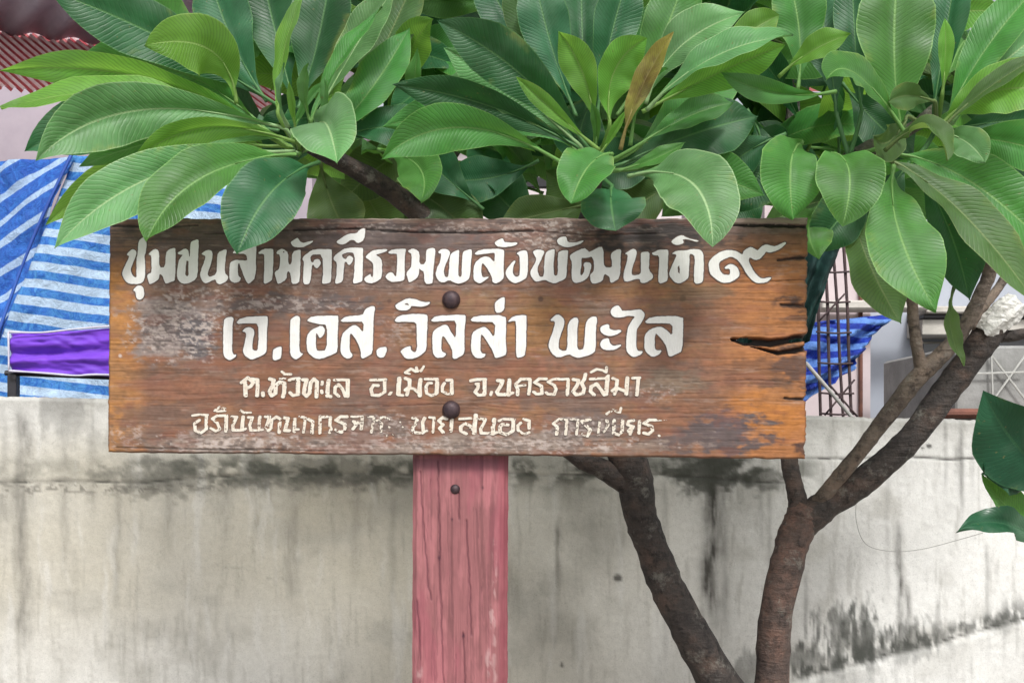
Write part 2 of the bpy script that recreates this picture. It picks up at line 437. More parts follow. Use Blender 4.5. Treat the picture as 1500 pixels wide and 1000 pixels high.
# ---------------------------------------------------------------- left: house, roof sheets, tarpaulin, draped cloth
m_lilac = simple('lilac_paint', (0.46, 0.40, 0.45), (0.38, 0.33, 0.38), 0.9, 3, 0.001)
lh = thing('rendered_house', 'plain lilac grey house wall behind the striped tarpaulin on the left', 'house', (-2.5, 4.2, 0))
v, f = boxv(-5.2, -1.1, 4.2, 6.5, 0, 4.3); mesh('wall', v, f, m_lilac, lh)

def corrugated(name, A, B, off, pitch, amp, mat, parent, rows=6, sag=0.0, jag=0.0, seed=1):
    """sheet between the edge A-B and the same edge moved by off; flutes run along off"""
    A, B, off = Vector(A), Vector(B), Vector(off)
    L = (B - A).length; n = int(L / pitch * 8)
    nrm = (B - A).cross(off).normalized()
    rnd = random.Random(seed)
    V_, F_ = [], []
    for j in range(rows + 1):
        t = j / rows
        for i in range(n + 1):
            s = i / n
            a = math.cos(2 * math.pi * i / 8)
            p = A + (B - A) * s + off * t + nrm * (a * amp)
            p.z -= sag * math.sin(math.pi * t)
            if jag and j in (0, rows): p += off.normalized() * (rnd.uniform(-jag, jag))
            V_.append(p)
    global NC_
    NC_ = n + 1
    m_ = len(V_)
    V_ += [p + nrm * 0.0012 for p in V_]
    for j in range(rows):
        for i in range(n):
            a = j * (n + 1) + i
            F_.append((a, a + 1, a + n + 2, a + n + 1)); F_.append((m_ + a, m_ + a + n + 1, m_ + a + n + 2, m_ + a + 1))
    for i in range(n):
        F_.append((i, m_ + i, m_ + i + 1, i + 1)); b = rows * (n + 1) + i
        F_.append((b, b + 1, m_ + b + 1, m_ + b))
    return mesh(name, V_, F_, mat, parent, smooth=True)

def red_sheet_mat():
    m = M('red_roof_paint')
    v = m.coord((1, 1, 1)); f = m.noise(v, 9, 6, 0.7)
    m.color(m.ramp(f, [(0.40, (0.42, 0.045, 0.065)), (0.55, (0.46, 0.09, 0.10)), (0.68, (0.52, 0.25, 0.25))]))
    m.val(Roughness=0.5); return m.m
m_red = red_sheet_mat()
m_crest_sheen = simple('pink_crest_sheen', (0.70, 0.58, 0.57), (0.58, 0.34, 0.35), 0.55, 12)  # pale pink for the flute crests, sky reflection painted in as colour
m_under = simple('zinc_underside', (0.66, 0.64, 0.74), (0.52, 0.50, 0.60), 0.6, 6, 0.001)
aw = thing('roof_awning', 'red corrugated awning sheet under a dark metal roof, top left', 'awning', (-2.3, 2.8, 0))
A, B = P(-330, -2, 3.45), P(330, 84, 3.45)
rs_ = corrugated('red_sheet', A, B, P(-245, 96, 2.95) - A, 0.046, 0.011, m_red, aw, seed=3, jag=0.006)
rs_.data.materials.append(m_crest_sheen)
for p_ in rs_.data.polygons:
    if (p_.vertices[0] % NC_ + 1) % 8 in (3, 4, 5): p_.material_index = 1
A, B = P(-330, 12, 3.4), P(420, 92, 3.4)
corrugated('grey_sheet', A, B, P(-180, -330, 2.0) - A, 0.19, 0.016, m_under, aw, seed=4, jag=0.004)
for q in range(2):
    y = 1.9 + q * 0.6
    v, f = tube_geo([P(-260, -260 + q * 130, y + .1), P(600, -160 + q * 130, y + .1)], [0.016, 0.016], 6, 2)
    mesh('purlin', v, f, m_under, aw)
v, f = tube_geo([P(-140, 60, 3.1), (P(-140, 60, 3.1).x, P(-140, 60, 3.1).y, 0.0)], [0.03, 0.03], 8, 2); mesh('post', v, f, m_under, aw)

def tarp_mat(name, light, dark, deep, n=1.0, duty=0.5):
    m = M(name)
    uv = m.n('ShaderNodeUVMap'); uv.uv_map = 'UVMap'
    sep = m.n('ShaderNodeSeparateXYZ'); m.l(uv.outputs[0], sep.inputs[0])
    ob = m.coord((1, 1, 1))
    wig = m.noise(ob, 5, 4, 0.6)
    ph = m.math('ADD', m.math('MULTIPLY', sep.outputs[1], n), m.math('MULTIPLY', wig, 0.22))
    fr = m.math('FRACT', ph)
    st = m.ramp(fr, [(0.0, 0.0), (0.03, 1.0), (duty - 0.02, 1.0), (duty + 0.02, 0.0), (1.0, 0.0)])
    weave = m.noise(m.coord((1, 1, 1)), 160, 2, 0.5)
    cr = m.noise(m.coord((1, 1, 1), rot=(0, 0.6, 0.3)), 26, 6, 0.75, 1.2)
    c1 = m.mix(light, tuple(x * 0.8 for x in light), m.ramp(cr, [(0.4, 0.0), (0.6, 1.0)]))
    c2 = m.mix(dark, deep, m.ramp(cr, [(0.40, 0.0), (0.58, 1.0)]))
    m.color(m.mix(c1, c2, st)); m.val(Roughness=0.48)
    m.b.inputs['Specular IOR Level'].default_value = 0.35
    m.bump(m.math('ADD', m.math('MULTIPLY', cr, 1.0), m.math('MULTIPLY', weave, 0.12)), 0.014, 0.9)
    return m.m
def sheet(name, corners, nu, nv, mat, parent, uvf, wr=0.02, seed=0, creases=(), thick=0.0, wfx=3, wfy=3):
    """bilinear cloth patch; corners = TL, TR, BL, BR world points"""
    TL, TR, BL, BR = [np.array(c) for c in corners]
    u = np.linspace(0, 1, nu); v = np.linspace(0, 1, nv); U, V = np.meshgrid(u, v)
    pos = (TL * (1 - U[..., None]) + TR * U[..., None]) * (1 - V[..., None]) + (BL * (1 - U[..., None]) + BR * U[..., None]) * V[..., None]
    n = np.cross(TR - TL, BL - TL); n /= np.linalg.norm(n)
    d = (fbm(U * wfx, V * wfy, seed, 4) - .5) * 2 * wr
    r = 1 - np.abs(fbm(U * wfx * 2, V * wfy * 2, seed + 5, 3) - .5) * 6
    d = d + np.clip(r, 0, 1) * wr * 0.5
    for (amp, fu, fv, p0) in creases:
        d = d + amp * np.sin(2 * np.pi * (U * fu + V * fv) + p0)
    pos = pos + d[..., None] * n
    me = grid_mesh(name, pos - np.array(parent.location if parent else (0, 0, 0)))
    uvl = me.uv_layers.new(name='UVMap')
    li = np.zeros(len(me.loops), int); me.loops.foreach_get('vertex_index', li)
    uu, vv = uvf(U, V); uvs = np.stack([uu.reshape(-1)[li], vv.reshape(-1)[li]], -1)
    uvl.data.foreach_set('uv', uvs.reshape(-1).astype(np.float32))
    me.shade_smooth(); me.materials.append(mat)
    o = bpy.data.objects.new(name, me); link(o, parent)
    if thick:
        md = o.modifiers.new('thickness', 'SOLIDIFY'); md.thickness = thick
    return o
m_tarp = tarp_mat('blue_white_tarp', (0.47, 0.62, 0.80), (0.065, 0.26, 0.60), (0.022, 0.13, 0.48))
m_tarp_s = tarp_mat('blue_tarp_side', (0.42, 0.58, 0.82), (0.035, 0.17, 0.58), (0.018, 0.09, 0.42), 1.0, 0.74)
tp = thing('striped_tarpaulin', 'blue and white striped tarpaulin sheet hung behind the wall on the left', 'tarpaulin', (-1.6, 2.3, 0))
YT = 2.3
# main panel: stripes about 37 px apart falling slightly to the right
sheet('front_sheet', (P(105, 226, YT), P(420, 232, YT), P(-60, 660, YT - .1), P(420, 690, YT)), 110, 120, m_tarp, tp,
      lambda U, V: (U, V * 17.5 - U * 1.2), wr=0.02, seed=2, thick=0.001, creases=((0.008, 2.3, 1.2, 0.4), (0.004, 7, -2, 1)))
# side panel beyond the fold, stripes running up to the right
sheet('side_sheet', (P(-210, 262, YT + .35), P(108, 226, YT + .004), P(-210, 660, YT + .3), P(-57, 660, YT - .095)), 80, 80, m_tarp_s, tp,
      lambda U, V: (U, V * 9.0 + U * 5.0), wr=0.03, seed=6, thick=0.001, creases=((0.016, 2.5, 2.2, 0.0),))
m_rope = simple('tarp_hem', (0.03, 0.10, 0.42), (0.02, 0.06, 0.3), 0.6)
v, f = tube_geo([P(106, 224, YT - .01), P(60, 322, YT - .035), P(20, 424, YT - .06), P(-63, 662, YT - .12)], [0.006] * 4, 6, 6, 0.15)
mesh('hem', v, f, m_rope, tp, True)

m_metal = simple('dark_steel', (0.035, 0.033, 0.04), (0.02, 0.018, 0.02), 0.55, 30)
YC = 1.55
mr = thing('metal_rail', 'dark metal rail with a short leg behind the wall, left of the sign', 'rail', tuple(P(20, 552, YC)))
v, f = tube_geo([P(8, 546, YC), P(90, 549, YC), P(340, 560, YC)], [0.009] * 3, 6, 3); mesh('bar', v, f, m_metal, mr)
g = P(20, 548, YC); v, f = boxv(g.x - .014, g.x + .014, YC - .014, YC + .014, 0.0, g.z, 0.002); mesh('leg', v, f, m_metal, mr)
g = P(330, 560, YC); v, f = boxv(g.x - .014, g.x + .014, YC - .014, YC + .014, 0.0, g.z, 0.002); mesh('leg', v, f, m_metal, mr)
def purple_mat():
    m = M('purple_satin'); v = m.coord((1, 1, 6))
    f = m.noise(v, 5, 4, 0.6)
    m.color(m.ramp(f, [(0.35, (0.10, 0.015, 0.42)), (0.65, (0.19, 0.04, 0.62))])); m.val(Roughness=0.62)
    m.b.inputs['Sheen Weight'].default_value = 0.3
    return m.m
m_pur = purple_mat(); m_hem = simple('white_hem', (0.62, 0.6, 0.68), (0.5, 0.48, 0.58), 0.7)
cl = thing('purple_cloth', 'bright purple satin cloth stretched above the metal rail, left of the sign', 'cloth', tuple(P(90, 520, YC)))
sheet('cloth_panel', (P(13, 488, YC - .02), P(360, 470, YC - .02), P(13, 544, YC - .03), P(360, 560, YC - .03)), 90, 34, m_pur, cl,
      lambda U, V: (U, V), wr=0.012, seed=9, thick=0.0012, creases=((0.007, 0.4, 2.3, 0.5), (0.004, 1.2, 3.5, 1.0)), wfx=5, wfy=3)
v, f = tube_geo([P(13, 486, YC - .03), P(60, 487, YC - .025), P(110, 482, YC - .03), P(160, 478, YC - .025), P(360, 468, YC - .03)], [0.0032] * 5, 5, 5, 0.2)
v2, f2 = tube_geo([P(13, 543, YC - .04), P(60, 546, YC - .035), P(110, 550, YC - .04), P(160, 549, YC - .035), P(360, 560, YC - .04)], [0.0036] * 5, 5, 5, 0.2)
v3, f3 = tube_geo([P(12.5, 486, YC - .03), P(13, 543, YC - .04)], [0.003] * 2, 5, 5, 0.2)
v, f = join_geo([(v, f), (v2, f2), (v3, f3)]); mesh('hem', v, f, m_hem, cl, True)

# ---------------------------------------------------------------- right: pale house, store, scaffold, cloths
m_pink = simple('pink_render', (0.62, 0.53, 0.54), (0.52, 0.44, 0.45), 0.9, 3, 0.001)
m_grey = simple('grey_sheeting', (0.40, 0.43, 0.49), (0.34, 0.37, 0.43), 0.7, 2)
m_cream = simple('cream_ledge', (0.58, 0.55, 0.50), (0.42, 0.40, 0.36), 0.9, 10, 0.002)
m_conc = simple('old_concrete', (0.34, 0.34, 0.33), (0.17, 0.17, 0.16), 0.95, 7, 0.004, lo=.3, hi=.75)
m_brown = simple('rust_brown', (0.20, 0.08, 0.055), (0.10, 0.045, 0.035), 0.85, 14, 0.003)
YH = 3.2
k3 = px(YH)
def zx(x, Y): return (x - 750) * px(Y)
def zz(y, Y): return CAMZ + (HZ - y) * px(Y)
hs_ = thing('pink_house', 'pale pink rendered house with a cream ledge behind the wall on the right', 'house', (zx(1250, YH), YH, 0))
v, f = boxv(zx(1120, YH), zx(1275, YH), YH, YH + 2.5, 0, zz(150, YH)); mesh('wall', v, f, m_pink, hs_)
v, f = boxv(zx(1257, YH), zx(1261, YH), YH - .03, YH - .002, zz(700, YH), zz(150, YH), 0.003); mesh('downpipe', v, f, m_brown, hs_)
v, f = boxv(zx(1277, YH), zx(1640, YH), YH + .15, YH + 2.4, 0, zz(300, YH)); mesh('wall', v, f, m_grey, hs_, label='blue grey side wall')
v, f = boxv(zx(1190, YH), zx(1345, YH), YH - .16, YH - .033, zz(459, YH), zz(446, YH), 0.008); mesh('ledge', v, f, m_cream, hs_)
v, f = boxv(zx(1345.5, YH), zx(1640, YH), YH - .10, YH + .148, zz(462, YH), zz(452, YH), 0.006); mesh('ledge', v, f, m_cream, hs_)
v, f = boxv(zx(1345, YH), zx(1640, YH), YH - .07, YH + .147, zz(468, YH), zz(463, YH), 0.002); mesh('gutter', v, f, m_metal, hs_)
v, f = boxv(zx(1345, YH), zx(1640, YH), YH - .05, YH + .146, zz(492, YH), zz(469, YH), 0.004); mesh('beam', v, f, m_cream, hs_)
# roof above
m_tile = simple('red_roof_tiles', (0.36, 0.09, 0.085), (0.24, 0.06, 0.06), 0.7, 5)
for q, nm in enumerate(range(9)):
    z0 = zz(152, YH) + q * 0.075; y0 = YH - .25 + q * 0.14
    x0_, x1_ = zx(1080, YH), zx(1660, YH)
    v = [(x0_, y0, z0), (x1_, y0, z0), (x1_, y0 + .17, z0 + .098), (x0_, y0 + .17, z0 + .098), (x0_, y0, z0 + .022), (x1_, y0, z0 + .022), (x1_, y0 + .17, z0 + .12), (x0_, y0 + .17, z0 + .12)]
    mesh('tile_course', v, boxv(0, 1, 0, 1, 0, 1)[1], m_tile, hs_)
# a window grille with panes on the grey wall
m_glass = simple('dark_pane', (0.10, 0.11, 0.13), (0.07, 0.08, 0.10), 0.15, 2)
v, f = boxv(zx(1362, YH), zx(1440, YH), YH + .12, YH + .149, zz(560, YH), zz(497, YH), 0.004)
wf = mesh('window', v, f, m_cream, hs_)
for q in range(2):
    v, f = boxv(zx(1366 + q * 38, YH), zx(1398 + q * 38, YH), YH + .112, YH + .121, zz(556, YH), zz(500, YH), 0.001)
    mesh('pane', v, f, m_glass, wf)

st = thing('garden_shed', 'low grey concrete outbuilding with a rusty brown beam, right background', 'shed', (zx(1450, 2.2), 2.2, 0))
v, f = boxv(zx(1400, 2.2), zx(1700, 2.2), 2.2, 3.0, 0, zz(506, 2.2), 0.01); mesh('wall', v, f, m_conc, st)
v, f = boxv(zx(1372, 2.1), zx(1700, 2.1), 2.1, 2.19, zz(612, 2.1), zz(598, 2.1), 0.012); mesh('beam', v, f, m_brown, st)
bl = []
for (x0, y0, x1, y1) in [(1452, 520, 1502, 585), (1502, 520, 1452, 590), (1452, 515, 1455, 600), (1400, 548, 1500, 545)]:
    bl.append(tube_geo([P(x0, y0, 2.175), P(x1, y1, 2.175)], [0.004, 0.004], 5, 2))
v, f = join_geo(bl); mesh('brace', v, f, simple('pale_strip', (0.5, 0.5, 0.47)), st)
g = P(1375, 570, 2.6)
v, f = boxv(zx(1366, 2.45), zx(1460, 2.45), 2.42, 2.47, 0, zz(585, 2.45), 0.004); mesh('panel', v, f, m_cream, st)

YR = 1.5
m_rebar = simple('rusty_rebar', (0.09, 0.055, 0.055), (0.045, 0.03, 0.035), 0.8, 60)
rb = thing('rebar_cage', 'tied column of thin rusty reinforcing bars right of the sign', 'rebar cage', (zx(1225, YR), YR, 0))
for (x0, y0, x1, y1, dy) in [(1232, 300, 1247, 608, 0), (1215, 300, 1235, 608, .08), (1204, 300, 1217, 600, 0), (1192, 300, 1202, 610, .08)]:
    # bars run on to the ground
    a, b = P(x0, y0, YR + dy), P(x1, y1, YR + dy); t = (a.z - 0.0) / (a.z - b.z)
    v, f = tube_geo([a, a + (b - a) * 0.5 + Vector((0.004, 0, 0)), b, a + (b - a) * t], [0.0052] * 4, 6, 5, 0.05, seed=x0)
    mesh('bar', v, f, m_rebar, rb, True)
for y in (398, 442, 487, 532, 576, 606):
    sh = (y - 300) * 0.04
    v, f = tube_geo([P(1188 + sh, y - 1, YR - .008), P(1215 + sh, y + 1, YR - .010), P(1240 + sh, y, YR - .008)], [0.0032] * 3, 5, 3)
    mesh('tie', v, f, m_rebar, rb, True)
for (x0, y0, x1, y1) in [(1208, 608, 1252, 556), (1214, 562, 1256, 610), (1200, 470, 1238, 430)]:
    v, f = tube_geo([P(x0, y0, YR - .016), P(x1, y1, YR - .016)], [0.0032] * 2, 5, 3); mesh('brace', v, f, m_rebar, rb, True)
ppl = tube_geo([P(1180, 531, 1.4), P(1222, 580, 1.4), P(1262, 628, 1.4)], [0.006] * 3, 7, 3)
tag(mesh('pipe', ppl[0], ppl[1], simple('white_pipe', (0.6, 0.58, 0.55)), None, True), 'thin white pipe leaning across the rebar cage above the wall', 'pipe')

m_tarp2 = tarp_mat('blue_tarp', (0.14, 0.30, 0.74), (0.015, 0.05, 0.42), (0.01, 0.03, 0.28), 1.0)
t2 = thing('blue_tarpaulin', 'crumpled deep blue tarpaulin pulled to a point, right of the sign', 'tarpaulin', (zx(1240, 1.75), 1.75, 0))
sheet('cloth_panel', (P(1130, 478, 1.75), P(1306, 459, 1.85), P(1130, 625, 1.75), P(1250, 540, 1.8)), 60, 50, m_tarp2, t2,
      lambda U, V: (U, V * 5 - U * 2.2), wr=0.035, seed=12, thick=0.001, creases=((0.02, 0.4, 2.2, 0.3), (0.012, 3.5, 1.2, 0.0)))
m_green = simple('green_shade_net', (0.012, 0.06, 0.052), (0.006, 0.03, 0.028), 0.8, 20, 0.002)
t3 = thing('green_shade_cloth', 'dark green shade cloth hanging in folds at the right end of the sign', 'cloth', (zx(1200, 1.25), 1.25, 0))
sheet('cloth_panel', (P(1080, 335, 1.25), P(1238, 345, 1.25), P(1080, 560, 1.25), P(1184, 500, 1.25)), 60, 40, m_green, t3,
      lambda U, V: (U, V), wr=0.02, seed=14, thick=0.001, creases=((0.018, 6, 0.6, 0.2),))

# dark metal post and rail seen through the leaves above the sign
pm = thing('steel_post', 'dark steel post with a crossbar behind the leaves above the sign', 'post', (zx(743, 1.2), 1.2, 0))
a = zx(743, 1.2)
v, f = boxv(a - .013, a + .013, 1.2, 1.226, 0, zz(190, 1.2), 0.002); mesh('upright', v, f, m_metal, pm)
v, f = boxv(zx(700, 1.2), zx(835, 1.2), 1.178, 1.199, zz(277, 1.2), zz(262, 1.2), 0.002); mesh('crossbar', v, f, m_metal, pm)
# distant pale gable with red roof seen through gaps
fh = thing('distant_house', 'distant pale house with a pinkish red roof glimpsed through the leaves', 'house', (0.6, 7.0, 0))
v, f = boxv(-1.2, 8.0, 7.0, 11, 0, 4.2); mesh('wall', v, f, simple('far_render', (0.66, 0.60, 0.60), (0.58, 0.52, 0.53), 0.9, 1), fh)
for q in range(12):
    z0 = 4.2 + q * 0.1; y0 = 6.6 + q * 0.2
    v = [(-1.6, y0, z0), (8.4, y0, z0), (8.4, y0 + .22, z0 + .12), (-1.6, y0 + .22, z0 + .12), (-1.6, y0, z0 + .03), (8.4, y0, z0 + .03), (8.4, y0 + .22, z0 + .15), (-1.6, y0 + .22, z0 + .15)]
    mesh('tile_course', v, boxv(0, 1, 0, 1, 0, 1)[1], m_tile, fh)

# thin wire on the wall
w = tube_geo([P(1256, 722, .86), P(1254, 760, .86), P(1268, 796, .86), P(1305, 807, .86), P(1350, 804, .85), P(1405, 790, .82), P(1440, 780, .8)], [0.0007] * 7, 5, 6)
tag(mesh('wire', w[0], w[1], simple('grey_wire', (0.30, 0.29, 0.27)), None, True), 'thin grey wire looping in front of the wall at the right', 'wire')
# ================================================================ THE SIGN
sign = thing('wooden_sign', 'weathered orange brown wooden board with white hand painted Thai lettering on a pink post', 'sign', (0, 0, 0))
def edgeL(y): return 160 - (y - 320) / 342 * 3
def edgeR(y):
    r = 1184 - (y - 320) / 352 * 3 + (fbm(y / 5.0, y * 0, 101, 4) - .5) * 4 + (fbm(y / 30.0, y * 0, 102) - .5) * 3
    for (cy, w, d) in [(378, 3, 3), (445, 6, 4), (584, 3, 4), (655, 8, 3), (500, 9, 3), (411, 4, 2)]:
        r = r - d * np.exp(-((y - cy) / w) ** 2)
    return r
def build_board():
    nx, ny = 720, 260
    u = np.linspace(0, 1, nx); v = np.linspace(0, 1, ny); U, V = np.meshgrid(u, v)
    Yt = 319.5 + U * 0 + (fbm(U * 60, U * 0, 103) - .5) * 3.6 + (fbm(U * 9, U * 0, 133) - .5) * 3
    Yb = 662 + U * 10 + (fbm(U * 50, U * 0, 104) - .5) * 3.0 + (fbm(U * 7, U * 0, 134) - .5) * 3
    Y = Yt + (Yb - Yt) * V
    L, R = edgeL(Y) + (fbm(Y / 9, Y * 0, 105) - .5) * 2.5, edgeR(Y)
    X = L + (R - L) * U
    # grain coordinate bends round two knots
    G = Y + 6 * (fbm(X / 260, Y / 120, 106) - .5) + 9 * np.exp(-((X - 660) / 70) ** 2) * np.sign(Y - 590) * np.exp(-abs(Y - 590) / 60)
    grain = fbm(X / 120, G / 2.6, 107, 5); fine = fbm(X / 30, G / 1.3, 108, 4); mott = fbm(X / 16, Y / 9, 109, 4); big = fbm(X / 130, Y / 45, 110, 4)
    c = np.ones(X.shape + (3,)) * np.array([0.255, 0.118, 0.064])
    c = mixc(c, (0.32, 0.165, 0.080), ss(0.45, 0.7, big) * 0.7)
    c = mixc(c, (0.225, 0.135, 0.10), ss(0.48, 0.62, fbm(X / 34, Y / 20, 140, 5)) * 0.65)
    c = mixc(c, (0.31, 0.13, 0.075), ss(0.52, 0.66, fbm(X / 20, Y / 12, 141, 4)) * 0.5)
    c = mixc(c, (0.20, 0.10, 0.062), ss(0.5, 0.7, fbm(X / 90, Y / 26, 111)) * 0.8)
    # golden at both ends
    c = mixc(c, (0.50, 0.225, 0.065), (1 - ss(172, 226, X)) * 0.95 * ss(370, 410, Y))
    c = mixc(c, (0.46, 0.18, 0.055), ss(1020, 1110, X) * 0.85 * ss(345, 375, Y))
    c = mixc(c, (0.52, 0.195, 0.04), blob(X, Y, 1130, 600, 62, 50, (mott - .5)) * 0.85)
    c = mixc(c, (0.38, 0.19, 0.065), blob(X, Y, 790, 480, 90, 45, (mott - .5)) * 0.7)
    c = mixc(c, (0.38, 0.19, 0.07), blob(X, Y, 950, 420, 120, 22, (mott - .5)) * 0.5)
    # worn grey weathering, the top band also darkened with painted leaf shade
    sp2 = fbm(X / 5, Y / 4, 142, 3)
    grey = (1 - ss(345, 385 + 40 * (fbm(X / 80, X * 0, 112) - .5), Y)) * (1 - 0.75 * ss(1040, 1100, X) * ss(333, 345, Y))
    grey2 = (1 - ss(400, 470 + 60 * (fbm(X / 90, X * 0, 113) - .4), Y)) * (1 - ss(520, 760, X)) * ss(200, 260, X) * 0.8
    wsc = ss(0.50, 0.66, fbm(X / 70, Y / 20, 114, 5)) * 0.34
    g = np.clip(np.maximum(np.maximum(grey * 0.95, grey2), wsc), 0, 1)
    g = g * (0.72 + 0.5 * (grain - .3))
    c = mixc(c, (0.165, 0.118, 0.098), g)
    c = mixc(c, (0.085, 0.060, 0.055), grey * ss(0.45, 0.62, grain) * 0.75)
    for (cx, cy, rx, ry, col, s_) in [(262, 482, 66, 50, (0.27, 0.215, 0.20), 1.1), (285, 490, 32, 34, (0.13, 0.12, 0.13), 1.0), (235, 455, 44, 18, (0.37, 0.30, 0.27), .8), (240, 510, 40, 18, (0.36, 0.29, 0.26), .7), (300, 450, 40, 14, (0.33, 0.27, 0.25), .5),
                                      (420, 445, 130, 16, (0.13, 0.11, 0.11), .8), (230, 420, 60, 14, (0.19, 0.13, 0.11), .6), (760, 345, 110, 26, (0.30, 0.19, 0.15), .75), (690, 350, 60, 14, (0.16, 0.10, 0.07), .5),
                                      (350, 345, 200, 26, (0.11, 0.078, 0.072), .8), (960, 345, 95, 28, (0.058, 0.045, 0.043), 1.1), (600, 352, 150, 22, (0.155, 0.115, 0.108), .9), (1165, 536, 34, 26, (0.09, 0.055, 0.048), .9), (1062, 634, 62, 34, (0.115, 0.088, 0.092), 1.1), (1030, 644, 90, 22, (0.13, 0.095, 0.09), .95),
                                      (330, 648, 110, 20, (0.36, 0.28, 0.23), 1.1), (520, 652, 130, 17, (0.31, 0.235, 0.195), 1.0), (740, 650, 210, 18, (0.32, 0.245, 0.20), 1.05), (905, 655, 70, 12, (0.30, 0.21, 0.16), .7), (200, 640, 50, 20, (0.22, 0.14, 0.10), .7),
                                      (230, 610, 60, 30, (0.20, 0.12, 0.09), .7), (540, 625, 70, 20, (0.22, 0.165, 0.14), .8), (870, 622, 70, 18, (0.20, 0.155, 0.14), .85), (745, 625, 24, 18, (0.21, 0.16, 0.145), .6), (560, 575, 60, 30, (0.18, 0.115, 0.09), .7), (480, 470, 90, 14, (0.19, 0.125, 0.10), .8), (700, 445, 60, 20, (0.28, 0.165, 0.085), .8), (860, 585, 120, 20, (0.19, 0.12, 0.095), .7), (980, 560, 50, 20, (0.24, 0.18, 0.13), .8), (640, 410, 300, 14, (0.20, 0.13, 0.105), .7), (280, 570, 70, 24, (0.30, 0.13, 0.075), .7),
                                      (1020, 430, 60, 16, (0.17, 0.13, 0.09), .5), (1165, 446, 26, 12, (0.05, 0.03, 0.03), .9), (1160, 466, 30, 5, (0.09, 0.05, 0.04), .7), (1110, 545, 70, 26, (0.15, 0.075, 0.05), .6), (900, 455, 80, 14, (0.20, 0.13, 0.09), .6),
                                      (1172, 378, 16, 4, (0.03, 0.02, 0.02), .9), (1168, 585, 16, 4, (0.03, 0.02, 0.02), .9), (1174, 655, 14, 10, (0.05, 0.03, 0.03), .9), (600, 437, 40, 12, (0.24, 0.13, 0.07), .5), (1100, 336, 80, 8, (0.22, 0.15, 0.13), .8), (1140, 562, 50, 8, (0.16, 0.09, 0.06), .6)]:
        c = mixc(c, col, blob(X, Y, cx, cy, rx, ry, (mott - .5) * 1.5 + (fbm(X / 40, Y / 6, 143) - .5) * 0.9) * s_ * (0.72 + 0.6 * (sp2 - .2)))
    # bare, sun bleached wood: curly pale fibres over dark grey
    for (cx, cy, rx, ry, s_) in [(262, 482, 66, 46, 1.0), (330, 651, 105, 17, .9), (500, 654, 110, 13, .7), (760, 652, 190, 13, .8), (795, 346, 60, 26, .8), (650, 335, 260, 8, .5), (415, 447, 110, 12, .6), (190, 640, 30, 20, .5), (570, 626, 60, 16, .6), (850, 626, 60, 14, .6), (590, 480, 40, 26, .35), (300, 430, 80, 12, .5), (520, 400, 300, 30, .25), (955, 575, 40, 16, .5)]:
        bb = blob(X, Y, cx, cy, rx, ry, (fbm(X / 9, Y / 7, 150) - .5) * 2.0) * s_
        fb = fbm(X / 6 + 2 * fbm(X / 14, Y / 9, 151), Y / 3.2, 152, 4)
        c = mixc(c, (0.50, 0.42, 0.38), bb * ss(0.50, 0.60, fb) * .95)
        c = mixc(c, (0.12, 0.095, 0.09), bb * (1 - ss(0.36, 0.48, fb)) * .7)
    # pale scratches left in the weathered zones
    scr = ss(0.60, 0.72, fbm(X / 26, G / 3.4, 115, 4)) * ss(0.5, 0.62, fbm(X / 60, Y / 24, 116))
    c = mixc(c, (0.42, 0.33, 0.28), scr * 0.28)
    scr2 = ss(0.64, 0.74, fbm(X / 10, Y / 7, 117, 3)) * blob(X, Y, 260, 470, 110, 60, 0)
    c = mixc(c, (0.48, 0.40, 0.35), scr2 * 0.7)
    # grain lines and fibres
    c = c * (1 - 0.20 * ss(0.54, 0.74, grain))[..., None] * (0.86 + 0.30 * fine)[..., None] * (0.74 + 0.52 * mott)[..., None]
    c = c * (0.82 + 0.36 * sp2)[..., None]
    red = ss(0.55, 0.7, fbm(X / 40, Y / 14, 118)); c = mixc(c, (0.28, 0.10, 0.065), red * 0.3)
    lum_ = c.mean(-1, keepdims=True); c = (lum_ + (c - lum_) * 0.98) * 0.76
    # dark joints and cracks : polyline, half width, depth
    dep = np.zeros(X.shape)
    def crack(pts, w, d, dark=0.9, col=(0.018, 0.013, 0.012)):
        nonlocal c, dep
        best = np.full(X.shape, 1e9)
        for i in range(len(pts) - 1):
            (x0, y0), (x1, y1) = pts[i], pts[i + 1]
            t = np.clip(((X - x0) * (x1 - x0) + (Y - y0) * (y1 - y0)) / ((x1 - x0) ** 2 + (y1 - y0) ** 2), 0, 1)
            wd = w * (0.55 + 0.9 * vn(X / 11, Y / 11, 120)) if not isinstance(w, tuple) else (w[i] * (1 - t) + w[i + 1] * t)
            best = np.minimum(best, np.hypot(X - x0 - t * (x1 - x0), Y - y0 - t * (y1 - y0)) / wd)
        m = 1 - ss(0.55, 1.15, best + (mott - .5) * 0.5)
        c = mixc(c, col, m * dark); dep = np.maximum(dep, m * d)
    crack([(430, 337), (520, 335), (600, 340), (700, 341), (780, 338)], 1.9, .003, .85)
    crack([(163, 331), (230, 333), (290, 330)], 1.6, .002, .7)
    crack([(1060, 329), (1120, 330), (1184, 332)], 2.8, .005, 1.1)
    c = mixc(c, (0.34, 0.26, 0.22), ss(1055, 1075, X) * (Y < 328) * .7)
    crack([(300, 343), (430, 337)], 1.3, .002, .5)
    crack([(780, 338), (860, 345), (960, 342)], 1.4, .002, .5)
    crack([(1072, 497), (1092, 500), (1130, 502), (1160, 497), (1190, 492)], (2, 6.5, 6, 5.5, 6), .022, 1.15)
    crack([(1100, 507), (1140, 517), (1165, 514), (1190, 507)], (1.2, 3, 4.5, 3.5), .012, 1.1)
    crack([(1140, 381), (1165, 378), (1190, 376)], 1.6, .004, .85)
    crack([(1145, 446), (1190, 449)], 2.4, .004, .8)
    crack([(1150, 583), (1190, 586)], 1.8, .004, .85)
